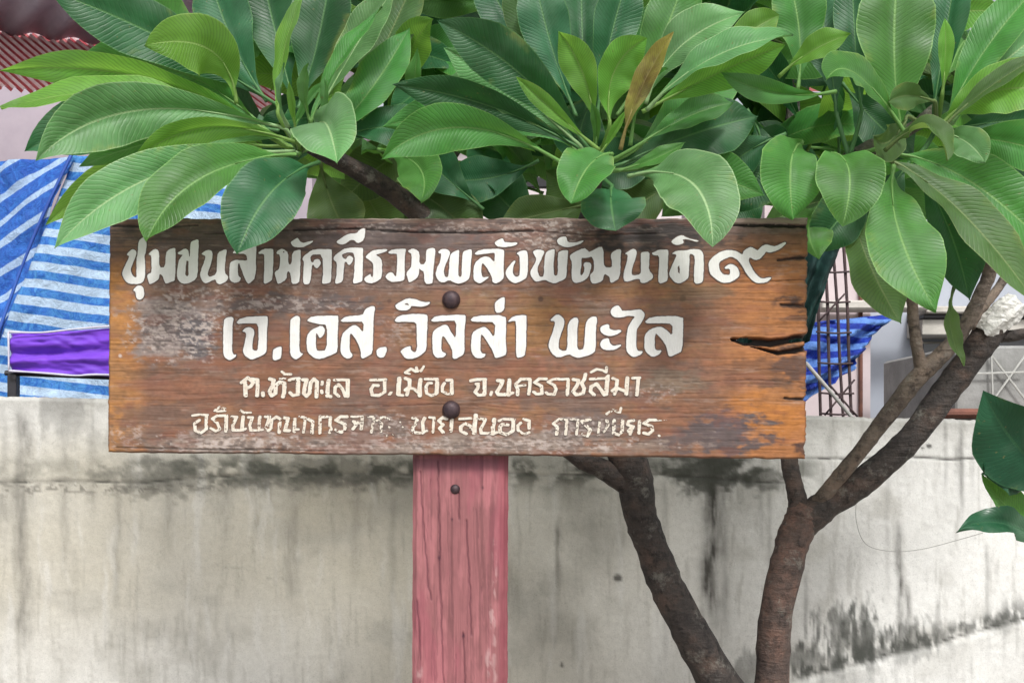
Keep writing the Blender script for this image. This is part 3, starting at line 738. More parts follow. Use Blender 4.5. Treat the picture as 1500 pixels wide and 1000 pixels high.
    crack([(1130, 412), (1188, 409)], 1.0, .002, .5)
    crack([(170, 655), (300, 658), (480, 660)], 1.2, .002, .5)
    crack([(560, 595), (640, 592), (700, 594)], 1.0, .001, .35)
    crack([(1000, 560), (1100, 556), (1185, 561)], 0.9, .001, .4)
    for q in range(26):
        rr = random.Random(900 + q); x0 = rr.uniform(165, 1120); y0 = rr.uniform(325, 660); l = rr.uniform(25, 120)
        crack([(x0, y0), (x0 + l * .5, y0 + rr.uniform(-2, 2)), (x0 + l, y0 + rr.uniform(-2, 2))], rr.uniform(.6, 1.0), .0006, rr.uniform(.25, .55), (0.04, 0.022, 0.018))
    # holes, nail and chips
    for (cx, cy, r, col, s_) in [(792, 438, 5, (0.06, 0.03, 0.02), .8), (176, 521, 3, (0.5, 0.42, 0.38), .9), (570, 441, 4, (0.09, 0.04, 0.03), .7), (1000, 437, 6, (0.08, 0.05, 0.03), .6), (395, 364, 3, (0.06, .04, .03), .8)]:
        c = mixc(c, col, s_ * (1 - ss(.5, 1.1, np.hypot(X - cx, Y - cy) / r)))
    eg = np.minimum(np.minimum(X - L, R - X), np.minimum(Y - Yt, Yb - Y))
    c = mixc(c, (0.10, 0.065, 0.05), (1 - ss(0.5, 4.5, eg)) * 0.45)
    c = mixc(c, (0.42, 0.34, 0.28), (1 - ss(0, 2.6, Y - Yt)) * ss(0.4, 0.6, fbm(X / 30, X * 0, 130)) * 0.7)
    rel = np.clip(dep, 0, .018) + (1 - ss(0, 3.0, eg)) ** 2 * 0.004 + (0.5 + 0.5 * (grain - .5)) * 0.0003 + ss(0.54, 0.72, grain) * 0.0006
    s = px(0)
    pos = np.stack([(X - 750) * s, rel, CAMZ + (HZ - Y) * s], -1)
    cx = (X[:-1, :-1] + X[1:, 1:]) / 2; cy = (Y[:-1, :-1] + Y[1:, 1:]) / 2
    hole = (((cx - 1094) / 12) ** 2 + ((cy - 497.5 - (cx - 1094) * .08) / 3.0) ** 2 < 1) | (((cx - 1172) / 14) ** 2 + ((cy - 497 + (cx - 1172) * .1) / 2.6) ** 2 < 1)
    # skirt round the rim to the back plane
    rim = [pos[0, i] for i in range(nx)] + [pos[j, nx - 1] for j in range(1, ny)] + [pos[ny - 1, i] for i in range(nx - 2, -1, -1)] + [pos[j, 0] for j in range(ny - 2, 0, -1)]
    rim = np.array(rim); nb = len(rim); back = rim.copy(); back[:, 1] = 0.026
    ex_v = np.concatenate([rim, back])
    ex_f = [(i, (i + 1) % nb, nb + (i + 1) % nb, nb + i) for i in range(nb)]
    # back panels leave the split open
    def bp(x, y): return ((x - 750) * s, 0.026, CAMZ + (HZ - y) * s)
    o = len(ex_v); q = [bp(159, 321), bp(1182, 321), bp(1182, 492), bp(159, 492), bp(158, 504), bp(1182, 504), bp(1182, 670), bp(158, 660), bp(1060, 492), bp(1060, 504)]
    ex_v = np.concatenate([ex_v, np.array(q)])
    ex_f += [(o, o + 3, o + 8, o + 2, o + 1), (o + 4, o + 7, o + 6, o + 5, o + 9), (o + 3, o + 4, o + 9, o + 8)]
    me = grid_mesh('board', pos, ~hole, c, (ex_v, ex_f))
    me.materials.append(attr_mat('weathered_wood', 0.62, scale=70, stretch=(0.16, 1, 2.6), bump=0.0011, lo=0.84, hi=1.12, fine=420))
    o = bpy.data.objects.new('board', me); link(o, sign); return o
board = build_board()

# ---------------------------------------------------------------- hand painted lettering (outlines traced stroke by stroke)
C833 = 8.3333
LINE1 = [
 (170,330,C833,[(125,355),(200,285),(240,310),(250,345),(225,420),(180,520),(185,580),(215,630),(250,635),(250,560),(248,400),(265,350),(275,190),(300,165),(335,145),(370,180),(372,240),(360,330),(345,370),(355,460),(355,630),(330,690),(290,715),(160,715),(110,680),(72,600),(90,530),(140,430),(165,375),(150,370)]),
 (170,330,C833,[(205,790),(260,735),(310,735),(340,770),(345,850),(330,890),(290,912),(250,890),(240,810)]),
 (170,330,C833,[(395,350),(470,285),(515,305),(525,345),(528,515),(600,515),(610,330),(640,300),(710,275),(728,290),(722,660),(690,685),(605,715),(590,680),(565,610),(530,590),(525,650),(480,690),(410,722),(395,680),(375,615),(400,590),(430,580),(435,500),(432,370),(405,360)]),
 (170,330,C833,[(750,335),(840,280),(880,305),(890,355),(895,390),(905,350),(905,220),(930,190),(1000,170),(1010,200),(1000,400),(998,560),(985,650),(900,705),(810,715),(755,665),(740,600),(760,440),(800,375),(820,360),(765,355)],[(862,430),(885,440),(885,600),(868,625),(845,600),(850,500)]),
 (170,330,C833,[(1035,350),(1120,295),(1170,310),(1180,370),(1155,480),(1115,590),(1140,635),(1227,600),(1232,430),(1242,330),(1337,290),(1352,310),(1332,430),(1325,580),(1367,620),(1362,660),(1332,695),(1267,720),(1227,700),(1217,655),(1167,675),(1100,710),(1060,690),(1025,620),(1030,560),(1085,430),(1090,375),(1060,360)]),
 (310,330,C833,[(250,340),(300,290),(440,290),(450,230),(530,200),(545,215),(540,640),(460,715),(430,700),(400,640),(350,500),(335,460),(320,480),(320,600),(335,625),(360,640),(345,680),(290,705),(230,680),(215,620),(220,480),(240,445),(300,420),(340,425),(430,430),(435,400),(415,350),(300,345)]),
 (310,330,C833,[(560,345),(620,290),(750,285),(755,310),(745,660),(700,695),(635,720),(640,620),(645,380),(635,350)]),
 (310,330,C833,[(790,345),(800,310),(850,285),(890,300),(935,330),(935,480),(975,475),(985,320),(1080,295),(1088,320),(1075,680),(1040,715),(975,715),(965,600),(940,560),(920,570),(915,660),(820,720),(800,700),(770,590),(780,560),(820,540),(835,480),(835,360)],[(872,318),(888,318),(888,334),(872,334)]),
 (310,330,C833,[(960,205),(1000,180),(1045,150),(1065,170),(1085,205),(1130,215),(1235,185),(1245,195),(1180,240),(1110,268),(1030,270),(985,250)]),
 (430,330,C833,[(105,415),(120,380),(175,335),(250,290),(460,290),(468,310),(460,680),(440,705),(365,718),(345,700),(360,600),(355,355),(240,355),(200,385),(215,450),(245,450),(250,420),(310,410),(335,450),(315,500),(285,528),(255,505),(250,485),(225,480),(215,580),(205,690),(180,718),(120,718),(115,600),(130,450)]),
 (430,330,C833,[(490,405),(500,375),(560,325),(640,275),(845,272),(850,300),(842,670),(820,690),(740,712),(725,690),(740,600),(750,335),(660,330),(600,350),(590,365),(605,400),(640,415),(660,380),(690,370),(730,400),(720,440),(690,485),(665,480),(650,450),(620,445),(612,560),(600,690),(520,715),(505,695),(525,600),(530,450),(500,430)]),
 (430,330,C833,[(520,200),(600,145),(680,100),(770,100),(800,60),(850,35),(880,45),(860,180),(800,215),(770,210),(740,180),(700,175),(650,215),(590,238),(545,225)]),
 (430,330,C833,[(875,385),(930,330),(1000,295),(1150,290),(1130,320),(1040,350),(1000,360),(1060,400),(1082,440),(1078,620),(1060,660),(970,705),(900,705),(860,670),(870,640),(910,610),(940,590),(945,625),(970,635),(975,500),(960,450),(900,405)]),
 (560,330,C833,[(70,330),(120,292),(280,285),(290,300),(270,400),(275,650),(250,680),(120,692),(70,670),(35,625),(60,595),(100,570),(130,580),(150,620),(175,620),(185,350),(150,345),(90,345)]),
 (560,330,C833,[(310,310),(370,280),(420,300),(455,330),(450,480),(530,470),(535,310),(560,285),(610,275),(650,290),(640,400),(620,560),(615,700),(590,712),(520,715),(505,560),(480,555),(450,520),(445,600),(420,650),(330,700),(315,660),(290,585),(330,540),(355,500),(360,350),(325,330)]),
 (560,330,C833,[(680,325),(720,290),(790,290),(825,320),(825,345),(800,420),(760,510),(750,580),(765,630),(800,635),(815,560),(820,420),(840,340),(930,295),(940,320),(925,600),(945,635),(970,620),(970,500),(980,340),(1010,310),(1080,290),(1095,320),(1080,480),(1070,630),(1040,670),(940,715),(870,695),(820,665),(740,705),(680,670),(650,600),(665,530),(710,440),(720,340),(700,345)]),
 (680,330,C833,[(120,345),(190,295),(400,285),(480,295),(490,320),(480,500),(485,640),(440,685),(380,710),(345,690),(340,640),(310,570),(230,455),(210,480),(208,600),(230,640),(300,625),(290,645),(230,690),(180,712),(120,670),(110,600),(125,460),(200,400),(260,375),(310,390),(350,430),(370,450),(375,340),(350,335),(200,355),(150,360)]),
 (680,330,C833,[(370,215),(400,185),(470,155),(480,190),(500,210),(660,210),(640,235),(590,255),(480,270),(400,255)]),
 (680,330,C833,[(635,345),(680,315),(740,300),(775,325),(778,500),(770,620),(740,660),(640,705),(590,700),(530,650),(505,590),(510,550),(560,480),(610,425),(630,440),(600,500),(590,580),(610,620),(650,630),(680,600),(680,400),(665,360)]),
 (680,330,C833,[(835,325),(880,295),(940,300),(975,315),(975,340),(940,420),(895,510),(895,560),(920,630),(975,625),(975,480),(990,340),(1030,305),(1100,290),(1105,310),(1090,480),(1095,600),(1115,618),(1143,600),(1143,340),(1183,312),(1268,300),(1268,330),(1253,500),(1248,630),(1213,665),(1100,712),(1040,690),(980,660),(890,690),(850,670),(805,600),(810,560),(860,470),(880,410),(850,350)]),
 (810,330,C833,[(45,190),(80,150),(150,135),(170,160),(180,205),(280,210),(360,185),(375,195),(330,230),(200,270),(130,262),(70,235)]),
 (810,330,C833,[(200,375),(240,340),(380,270),(425,310),(440,330),(470,310),(590,255),(620,310),(615,400),(625,510),(720,515),(720,450),(705,370),(720,330),(800,290),(835,300),(825,360),(820,640),(720,705),(700,690),(690,630),(640,590),(620,610),(610,680),(490,718),(460,680),(450,600),(490,570),(500,540),(500,440),(480,395),(470,380),(420,400),(380,400),(355,395),(345,420),(350,480),(335,560),(335,610),(355,610),(380,570),(385,520),(370,480),(390,450),(440,450),(470,480),(460,540),(430,640),(350,690),(270,705),(235,670),(225,600),(235,460)]),
 (810,330,C833,[(870,345),(970,285),(1010,295),(1025,330),(1010,400),(970,510),(955,590),(975,612),(1070,600),(1075,500),(1070,350),(1090,325),(1180,322),(1175,420),(1170,550),(1220,600),(1220,650),(1130,705),(1070,700),(1060,655),(1030,650),(880,695),(862,640),(865,580),(905,440),(915,360)]),
 (900,330,C833,[(455,335),(480,328),(540,300),(655,295),(660,320),(650,500),(650,670),(620,690),(540,715),(535,600),(548,480),(545,370),(470,365)]),
 (900,330,C833,[(690,350),(760,310),(870,310),(960,290),(1040,295),(1088,340),(1090,480),(1085,660),(1060,705),(975,712),(970,600),(985,380),(950,350),(915,350),(915,480),(905,640),(860,680),(790,712),(730,690),(670,610),(670,570),(700,500),(740,410),(760,360),(730,350)],[(790,490),(800,540),(795,590),(775,570),(772,510)]),
 (900,330,C833,[(690,195),(760,140),(830,120),(900,158),(1030,190),(1000,200),(880,165),(825,172),(850,205),(830,230),(760,240),(710,225)]),
 (1020,330,C833,[(150,480),(160,430),(220,370),(310,315),(420,298),(500,320),(565,360),(575,320),(620,280),(670,265),(720,290),(750,310),(790,260),(850,232),(920,250),(970,255),(1080,200),(1098,220),(1060,260),(990,305),(890,335),(850,320),(830,350),(780,410),(720,425),(650,390),(640,420),(650,470),(700,560),(770,640),(820,650),(910,630),(915,650),(850,700),(740,705),(680,670),(620,600),(550,480),(500,420),(430,380),(340,410),(280,450),(275,500),(290,560),(330,600),(400,610),(415,580),(410,530),(350,530),(345,515),(400,475),(450,475),(500,510),(530,580),(520,630),(430,690),(350,705),(290,690),(180,610),(155,540)]),
]
LINE2 = [
 (320,430,C833,[(60,330),(100,290),(170,285),(185,310),(170,400),(165,700),(185,745),(220,740),(205,780),(130,815),(70,770),(58,700)]),
 (320,430,C833,[(205,370),(270,290),(590,270),(605,290),(590,480),(588,700),(560,740),(430,800),(380,800),(320,750),(295,700),(320,600),(340,500),(325,465),(290,460),(320,425),(380,405),(430,430),(438,480),(420,560),(410,640),(415,690),(480,700),(490,580),(490,365),(380,360)]),
 (320,430,C833,[(665,690),(700,660),(760,645),(775,660),(765,780),(740,800),(680,815),(660,790)]),
 (320,430,C833,[(875,330),(905,290),(960,270),(1000,290),(990,400),(985,690),(1010,725),(1035,735),(990,780),(940,802),(890,770),(872,700)]),
 (420,430,C833,[(245,325),(310,275),(620,265),(632,290),(620,500),(620,700),(590,730),(420,795),(340,790),(260,720),(245,650),(245,520),(300,440),(430,385),(470,440),(455,500),(405,550),(375,490),(355,480),(355,650),(375,700),(490,695),(495,380),(400,372),(290,350)]),
 (420,430,C833,[(640,345),(720,275),(930,265),(945,210),(980,175),(1050,150),(1080,165),(1060,280),(1055,500),(1045,720),(1010,755),(925,795),(905,770),(905,700),(870,600),(790,480),(770,500),(765,700),(810,755),(780,785),(720,790),(660,730),(655,680),(670,500),(750,420),(830,375),(880,410),(935,480),(940,345),(840,340)]),
 (420,430,C833,[(1095,695),(1130,660),(1215,645),(1225,690),(1190,770),(1140,785),(1100,750)]),
 (560,430,C833,[(155,140),(200,110),(310,55),(400,65),(500,105),(590,100),(570,135),(490,160),(420,155),(350,145),(345,175),(300,205),(220,205),(170,180)],[(275,118),(310,118),(325,140),(280,138)]),
 (560,430,C833,[(135,345),(200,265),(400,245),(540,255),(555,290),(545,480),(535,690),(500,730),(390,795),(280,790),(235,730),(220,700),(260,665),(350,630),(345,690),(400,720),(425,680),(420,480),(415,345),(300,342)]),
 (560,430,C833,[(575,345),(650,270),(1005,255),(1020,290),(1000,500),(1005,700),(985,750),(880,800),(855,780),(860,700),(820,620),(750,510),(725,530),(715,700),(790,735),(740,780),(660,785),(615,720),(610,480),(650,430),(760,375),(800,390),(840,470),(900,550),(905,330),(800,330)]),
 (670,430,C833,[(150,335),(210,270),(590,258),(595,400),(590,560),(600,740),(560,760),(460,790),(450,740),(400,640),(300,490),(283,520),(280,690),(300,730),(350,735),(320,780),(230,790),(175,730),(165,600),(180,480),(250,430),(330,400),(380,440),(450,540),(465,345),(300,345)]),
 (670,430,C833,[(455,120),(480,85),(570,35),(580,80),(570,195),(530,230),(465,235)]),
 (670,430,C833,[(605,350),(680,275),(840,258),(845,290),(835,740),(790,770),(725,788),(715,700),(720,335),(680,330)]),
 (790,430,C833,[(135,320),(200,260),(245,255),(310,320),(300,400),(260,500),(235,600),(235,670),(290,700),(345,690),(345,400),(370,330),(440,285),(480,310),(465,400),(460,640),(480,690),(550,670),(560,400),(580,330),(640,280),(700,280),(705,320),(690,450),(690,690),(640,740),(480,785),(410,765),(365,735),(230,785),(150,730),(110,640),(125,560),(165,470),(195,360),(175,330),(150,335)]),
 (790,430,C833,[(735,430),(770,390),(830,370),(855,385),(855,430),(920,450),(985,440),(1005,460),(930,505),(850,518),(770,490)]),
 (790,430,C833,[(740,615),(770,560),(850,540),(860,600),(900,640),(990,620),(1000,635),(930,680),(840,695),(765,670)]),
 (870,430,C833,[(200,210),(240,160),(300,140),(330,180),(350,215),(480,200),(570,190),(620,240),(610,300),(560,380),(520,440),(515,560),(520,670),(540,700),(600,700),(580,740),(490,775),(440,755),(395,690),(395,560),(410,430),(460,330),(510,275),(420,270),(340,290),(260,292),(215,260)]),
 (870,430,C833,[(605,360),(690,280),(1085,270),(1090,400),(1080,700),(1000,740),(930,770),(905,750),(895,690),(870,610),(790,510),(745,480),(740,670),(770,690),(830,690),(800,740),(720,775),(640,720),(615,650),(620,500),(690,430),(800,400),(860,420),(960,520),(960,365),(800,360)]),
]
# strokes: (crop x, crop y, scale, [(radius, points), ...])
LINE3 = [
 (340,530,10,[(28,[(140,300),(230,230),(310,300),(270,360),(220,380)]),(31,[(190,300),(200,490)]),(29,[(290,250),(370,260),(375,370),(365,490)]),(27,[(450,450),(455,490)]),
   (29,[(555,250),(610,265),(590,350),(545,440),(580,495),(635,460),(640,340),(700,290),(765,310),(765,430),(745,510)]),(16,[(700,245),(780,240)]),(20,[(730,140),(770,180),(860,180)]),
   (25,[(840,265),(900,245),(980,240)]),(31,[(965,260),(965,470)]),(25,[(960,475),(890,490),(850,450)]),
   (28,[(1040,260),(1095,260),(1060,380),(1050,460),(1090,500),(1135,450),(1150,300),(1200,250),(1245,290),(1235,510)]),(22,[(1320,290),(1315,330)]),(22,[(1310,420),(1315,450)]),
   (29,[(1415,270),(1400,380),(1395,500),(1440,505)])]),
 (470,530,10,[(23,[(200,265),(300,260),(400,262)]),(30,[(395,270),(390,500)]),(25,[(360,500),(320,400),(260,330),(210,370),(205,450),(260,500)])]),
 (530,530,10,[(24,[(130,265),(350,258)]),(25,[(335,270),(335,440),(250,490),(150,480),(135,400),(170,340),(240,345)]),(22,[(430,445),(405,475)]),
   (33,[(550,240),(540,360),(535,470)]),(23,[(535,480),(600,490)]),(27,[(640,240),(700,260),(700,360),(640,410)]),(25,[(660,480),(690,380),(760,390),(820,440)]),(31,[(860,260),(845,380),(850,490)]),
   (22,[(640,155),(720,100),(790,140)]),(16,[(640,160),(700,175)]),(20,[(800,80),(810,140),(870,130),(905,65)]),
   (23,[(930,250),(1110,250)]),(31,[(1105,260),(1095,450)]),(23,[(1080,470),(1020,490),(950,460),(940,360),(970,310),(1020,310)]),
   (27,[(1250,265),(1315,265),(1320,460)]),(23,[(1320,465),(1250,465),(1180,430),(1180,360),(1210,310)])]),
 (680,530,10,[(27,[(95,275),(190,255),(310,255)]),(29,[(300,260),(295,470)]),(25,[(290,480),(210,485),(160,440),(200,380),(210,320),(175,320)]),(21,[(400,440),(390,480)]),
   (29,[(495,270),(560,275),(540,340),(480,440),(500,475),(600,475)]),(31,[(660,265),(655,380),(650,480)]),(25,[(650,475),(710,450)]),
   (25,[(780,480),(785,400),(750,330),(830,250),(960,250),(965,330),(945,470)]),(21,[(790,350),(890,340)]),
   (25,[(1200,245),(1100,245),(1030,300),(1130,350),(1140,460),(1060,470),(1020,440)]),(23,[(1380,245),(1300,255),(1230,290),(1320,340),(1345,400),(1320,475),(1230,470),(1200,445)])]),
 (800,530,10,[(23,[(190,255),(320,250)]),(25,[(325,260),(310,480)]),(27,[(400,255),(475,270),(460,330),(395,430),(440,480),(540,460),(560,390),(520,310),(560,250),(575,180)]),
   (23,[(650,250),(870,240),(910,200)]),(31,[(900,220),(880,470)]),(27,[(850,480),(800,400),(740,320),(660,360),(650,430),(700,480)]),(21,[(660,150),(740,105),(830,120),(880,150),(885,80)]),
   (27,[(980,240),(1040,270),(1030,370),(970,420)]),(25,[(1000,470),(1040,380),(1140,420)]),(29,[(1190,230),(1175,470)]),(23,[(1270,235),(1370,230)]),(27,[(1350,240),(1330,480)])]),
]
LINE4 = [
 (270,585,10,[(20,[(120,235),(210,220),(340,225)]),(24,[(325,240),(320,430),(240,490),(160,450),(150,350),(220,300)]),(22,[(390,420),(460,460),(520,430),(480,340),(410,280),(480,235),(620,235)]),(28,[(615,250),(610,460)]),
   (20,[(445,160),(520,110),(610,140),(600,160),(480,175)]),(24,[(700,250),(765,255),(710,380),(710,450),(830,450)]),(26,[(860,250),(845,440)]),(20,[(850,450),(900,425)]),(20,[(830,160),(870,190),(970,190)]),
   (22,[(940,260),(1000,260),(960,370),(970,450),(1080,450)]),(24,[(1105,250),(1090,440)]),(18,[(1100,450),(1150,440)]),(24,[(1190,250),(1250,250),(1200,400),(1230,460),(1270,420),(1280,300),(1350,250),(1400,280),(1390,480)])]),
 (400,585,10,[(26,[(160,265),(220,275),(200,360),(170,450),(240,455)]),(24,[(320,280),(310,470)]),(20,[(320,440),(370,435)]),(20,[(390,250),(470,260),(465,350),(445,480)]),(24,[(520,290),(580,320),(570,490)]),
   (24,[(690,250),(685,490)]),(22,[(700,260),(790,250)]),(24,[(840,260),(830,380),(850,430),(830,480)]),(26,[(1080,250),(990,250),(920,300),(1050,360),(1050,430),(1000,480),(910,440)]),
   (20,[(1150,250),(1310,250)]),(24,[(1310,270),(1290,430)]),(24,[(1170,430),(1220,370),(1180,320),(1260,340)]),(20,[(1390,250),(1480,250),(1440,480)])]),
 (530,585,10,[(22,[(400,290),(340,260),(290,260),(220,300),(290,350),(280,470)]),(16,[(400,400),(405,405)]),(16,[(370,530),(375,532)]),(13,[(560,330),(562,332)]),(14,[(600,400),(602,402)]),(13,[(450,515),(455,520)]),
   (24,[(745,270),(820,275),(790,350),(745,420),(750,480),(880,490),(950,460)]),(26,[(920,270),(890,330),(900,480)]),(20,[(990,260),(1060,265),(1040,480)]),(26,[(1240,280),(1180,260),(1130,310),(1190,370),(1140,420),(1190,480)]),(26,[(1320,290),(1305,460)])]),
 (660,585,10,[(22,[(130,280),(300,275)]),(32,[(370,230),(355,360),(345,490)]),(26,[(330,470),(290,390),(220,350),(150,400),(150,460),(230,500)]),(24,[(430,280),(510,290),(480,360),(440,430),(450,490),(590,495)]),(30,[(640,290),(620,420),(620,500)]),(22,[(630,495),(680,480)]),
   (24,[(710,310),(780,285),(930,290)]),(28,[(920,300),(915,450)]),(26,[(910,460),(820,510),(730,480),(720,400),(760,360),(840,370)]),(24,[(1075,285),(1150,310),(1150,420)]),(22,[(1150,480),(1080,510),(990,450),(985,380),(1030,340)])]),
 (790,585,7.895,[(18,[(160,280),(230,225),(320,235),(305,400)]),(20,[(180,290),(210,320),(200,400)]),(16,[(370,225),(450,235),(440,300),(430,400)]),(20,[(590,230),(490,250),(540,300),(590,350),(560,420),(500,400)]),(14,[(700,250),(680,410)]),
   (18,[(780,240),(800,290),(745,370)]),(20,[(865,240),(860,390),(920,405),(955,370),(965,240)]),(16,[(780,165),(850,120),(930,150),(945,100)]),(18,[(1090,240),(1030,250),(1020,290),(1080,310),(1030,360),(1050,400)]),(16,[(1090,310),(1060,380)]),(18,[(1160,250),(1150,390)]),
   (20,[(1340,235),(1270,235),(1210,275),(1300,310),(1310,360),(1260,400),(1210,385)]),(6,[(1340,243),(1470,238)]),(14,[(1385,415),(1388,418)])]),
]
HG = 0.55
def sdf_poly(X, Y, pts):
    pts = np.array(pts); n = len(pts)
    d = np.full(X.shape, 1e9); ins = np.zeros(X.shape, bool)
    for i in range(n):
        (x0, y0), (x1, y1) = pts[i], pts[(i + 1) % n]
        t = np.clip(((X - x0) * (x1 - x0) + (Y - y0) * (y1 - y0)) / ((x1 - x0) ** 2 + (y1 - y0) ** 2 + 1e-9), 0, 1)
        d = np.minimum(d, np.hypot(X - x0 - t * (x1 - x0), Y - y0 - t * (y1 - y0)))
        if y0 != y1:
            cond = ((y0 > Y) != (y1 > Y)) & (X < (x1 - x0) * (Y - y0) / (y1 - y0) + x0)
            ins ^= cond
    return np.where(ins, d, -d)
def chaikin(p, r=0.22):
    o = []
    for i in range(len(p)):
        a, b = p[i], p[(i + 1) % len(p)]
        o += [(a[0] * (1 - r) + b[0] * r, a[1] * (1 - r) + b[1] * r), (a[0] * r + b[0] * (1 - r), a[1] * r + b[1] * (1 - r))]
    return o
def field(items, strokes, box, grow=0.0):
    x0, y0, x1, y1 = box
    xs = np.arange(x0, x1, HG); ys = np.arange(y0, y1, HG); X, Y = np.meshgrid(xs, ys)
    Fm = np.full(X.shape, -50.0)
    def sub(ax, ay, bx, by):
        i0 = max(0, int((ax - x0 - 6) / HG)); i1 = min(len(xs), int((bx - x0 + 6) / HG) + 1); j0 = max(0, int((ay - y0 - 6) / HG)); j1 = min(len(ys), int((by - y0 + 6) / HG) + 1)
        return slice(j0, j1), slice(i0, i1)
    for it in items:
        ox, oy, sc = it[:3]
        if strokes:
            for (r, pts) in it[3]:
                q = [(ox + a / sc, oy + b / sc) for a, b in pts]; rr = r / sc
                s_ = sub(min(a for a, b in q), min(b for a, b in q), max(a for a, b in q), max(b for a, b in q))
                xx, yy = X[s_], Y[s_]; d = np.full(xx.shape, 1e9)
                for i in range(len(q) - 1):
                    (ax, ay), (bx, by) = q[i], q[i + 1]
                    t = np.clip(((xx - ax) * (bx - ax) + (yy - ay) * (by - ay)) / ((bx - ax) ** 2 + (by - ay) ** 2 + 1e-9), 0, 1)
                    # flat brush: a little fatter in the uprights than in the level strokes
                    d = np.minimum(d, np.hypot(xx - ax - t * (bx - ax), (yy - ay - t * (by - ay)) * 1.22))
                Fm[s_] = np.maximum(Fm[s_], rr - d)
        else:
            q = chaikin([(ox + a / sc, oy + b / sc) for a, b in it[3]])
            s_ = sub(min(a for a, b in q), min(b for a, b in q), max(a for a, b in q), max(b for a, b in q))
            d = sdf_poly(X[s_], Y[s_], q)
            if len(it) > 4:
                h = [(ox + a / sc, oy + b / sc) for a, b in it[4]]; d = np.minimum(d, -sdf_poly(X[s_], Y[s_], h))
            Fm[s_] = np.maximum(Fm[s_], d)
    return X, Y, Fm
def field_mesh(name, X, Y, Fm, depth, mat, parent):
    s = px(depth)
    V_, F_ = [], []
    ny, nx = Fm.shape
    ins = Fm > 0
    full = ins[:-1, :-1] & ins[1:, :-1] & ins[1:, 1:] & ins[:-1, 1:]
    anyc = (ins[:-1, :-1] | ins[1:, :-1] | ins[1:, 1:] | ins[:-1, 1:]) & ~full
    def add(x, y): V_.append(((x - 750) * s, depth, CAMZ + (HZ - y) * s)); return len(V_) - 1
    x0, y0 = X[0, 0], Y[0, 0]
    for j in range(ny - 1):
        row = full[j]
        if not row.any(): continue
        d = np.diff(np.concatenate([[0], row.astype(int), [0]])); st = np.where(d == 1)[0]; en = np.where(d == -1)[0]
        for a, b in zip(st, en):
            F_.append((add(x0 + a * HG, y0 + j * HG), add(x0 + a * HG, y0 + (j + 1) * HG), add(x0 + b * HG, y0 + (j + 1) * HG), add(x0 + b * HG, y0 + j * HG)))
    js, is_ = np.where(anyc)
    for j, i in zip(js, is_):
        c = [(i, j), (i, j + 1), (i + 1, j + 1), (i + 1, j)]; vals = [Fm[b, a] for a, b in c]; poly = []
        for k in range(4):
            (ax, ay), (bx, by) = c[k], c[(k + 1) % 4]; va, vb = vals[k], vals[(k + 1) % 4]
            if va > 0: poly.append((ax, ay))
            if (va > 0) != (vb > 0):
                t = va / (va - vb); poly.append((ax + (bx - ax) * t, ay + (by - ay) * t))
        if len(poly) >= 3: F_.append(tuple(add(x0 + a * HG, y0 + b * HG) for a, b in poly))
    return mesh(name, V_, F_, mat, parent)
def paint_mat():
    m = M('white_sign_paint'); v = m.coord((1, 1, 1))
    f = m.noise(v, 60, 5, 0.7); f2 = m.noise(m.coord((3, 1, 0.6)), 90, 3, 0.6)
    c = m.ramp(f, [(0.3, (0.70, 0.695, 0.67)), (0.62, (0.63, 0.62, 0.59)), (0.8, (0.54, 0.49, 0.44))])
    m.color(m.mix(c, (0.70, 0.695, 0.68), m.ramp(f2, [(0.4, 0.0), (0.7, 0.5)]))); m.val(Roughness=0.45); m.bump(f2, 0.0006)
    return m.m
def old_paint_mat():
    m = M('faded_cream_paint'); v = m.coord((1, 1, 1))
    f = m.noise(v, 110, 5, 0.7)
    m.color(m.ramp(f, [(0.3, (0.72, 0.67, 0.59)), (0.5, (0.62, 0.56, 0.47)), (0.75, (0.48, 0.39, 0.31))])); m.val(Roughness=0.6)
    return m.m
m_p1, m_p2 = paint_mat(), old_paint_mat()
m_ol = simple('dark_letter_edge', (0.070, 0.045, 0.038), (0.115, 0.070, 0.055), 0.7, 60)
for (items, strokes, box, ero, ow, pm_, txt) in [
        (LINE1, False, (172, 325, 1160, 448), 0.0, 1.5, m_p1, 'large white top line of lettering'),
        (LINE2, False, (320, 430, 1008, 532), 0.0, 1.5, m_p1, 'large white second line of lettering'),
        (LINE3, True, (345, 530, 950, 590), 0.25, 0.9, m_p2, 'small cream third line of lettering'),
        (LINE4, True, (275, 590, 985, 645), 1.0, 0.7, m_p2, 'small faded flaking fourth line of lettering')]:
    X, Y, Fm = field(items, strokes, box)
    wob = (fbm(X / 5, Y / 5, 201, 3) - .5) * 1.0
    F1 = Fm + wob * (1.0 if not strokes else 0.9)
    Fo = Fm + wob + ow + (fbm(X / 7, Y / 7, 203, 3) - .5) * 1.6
    if ero:
        # paint lost along the grain, most of it in the last line
        chip = fbm(X / 2.2, Y / 1.8, 205, 3) - 0.5
        loss = 0.0 if ero < .5 else (blob(X, Y, 570, 622, 50, 40) * .16 + blob(X, Y, 880, 622, 55, 40) * .09 + blob(X, Y, 440, 620, 60, 40) * .05)
        F1 = np.minimum(F1, (0.24 - 0.06 * (ero > .5) - loss * .8 - chip) * 14)
        F1 = F1 + 0.05
        Fo = np.minimum(Fo, (0.14 - 0.03 * ero - chip) * 14)
    ob = field_mesh('lettering_dark_edge', X, Y, Fo, -0.0006, m_ol, None)  # dark brown rim, a layer just beneath the letters
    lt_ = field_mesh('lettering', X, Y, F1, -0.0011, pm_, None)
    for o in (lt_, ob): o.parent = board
    lt_['label'] = txt; ob['label'] = 'dark edge round the ' + txt

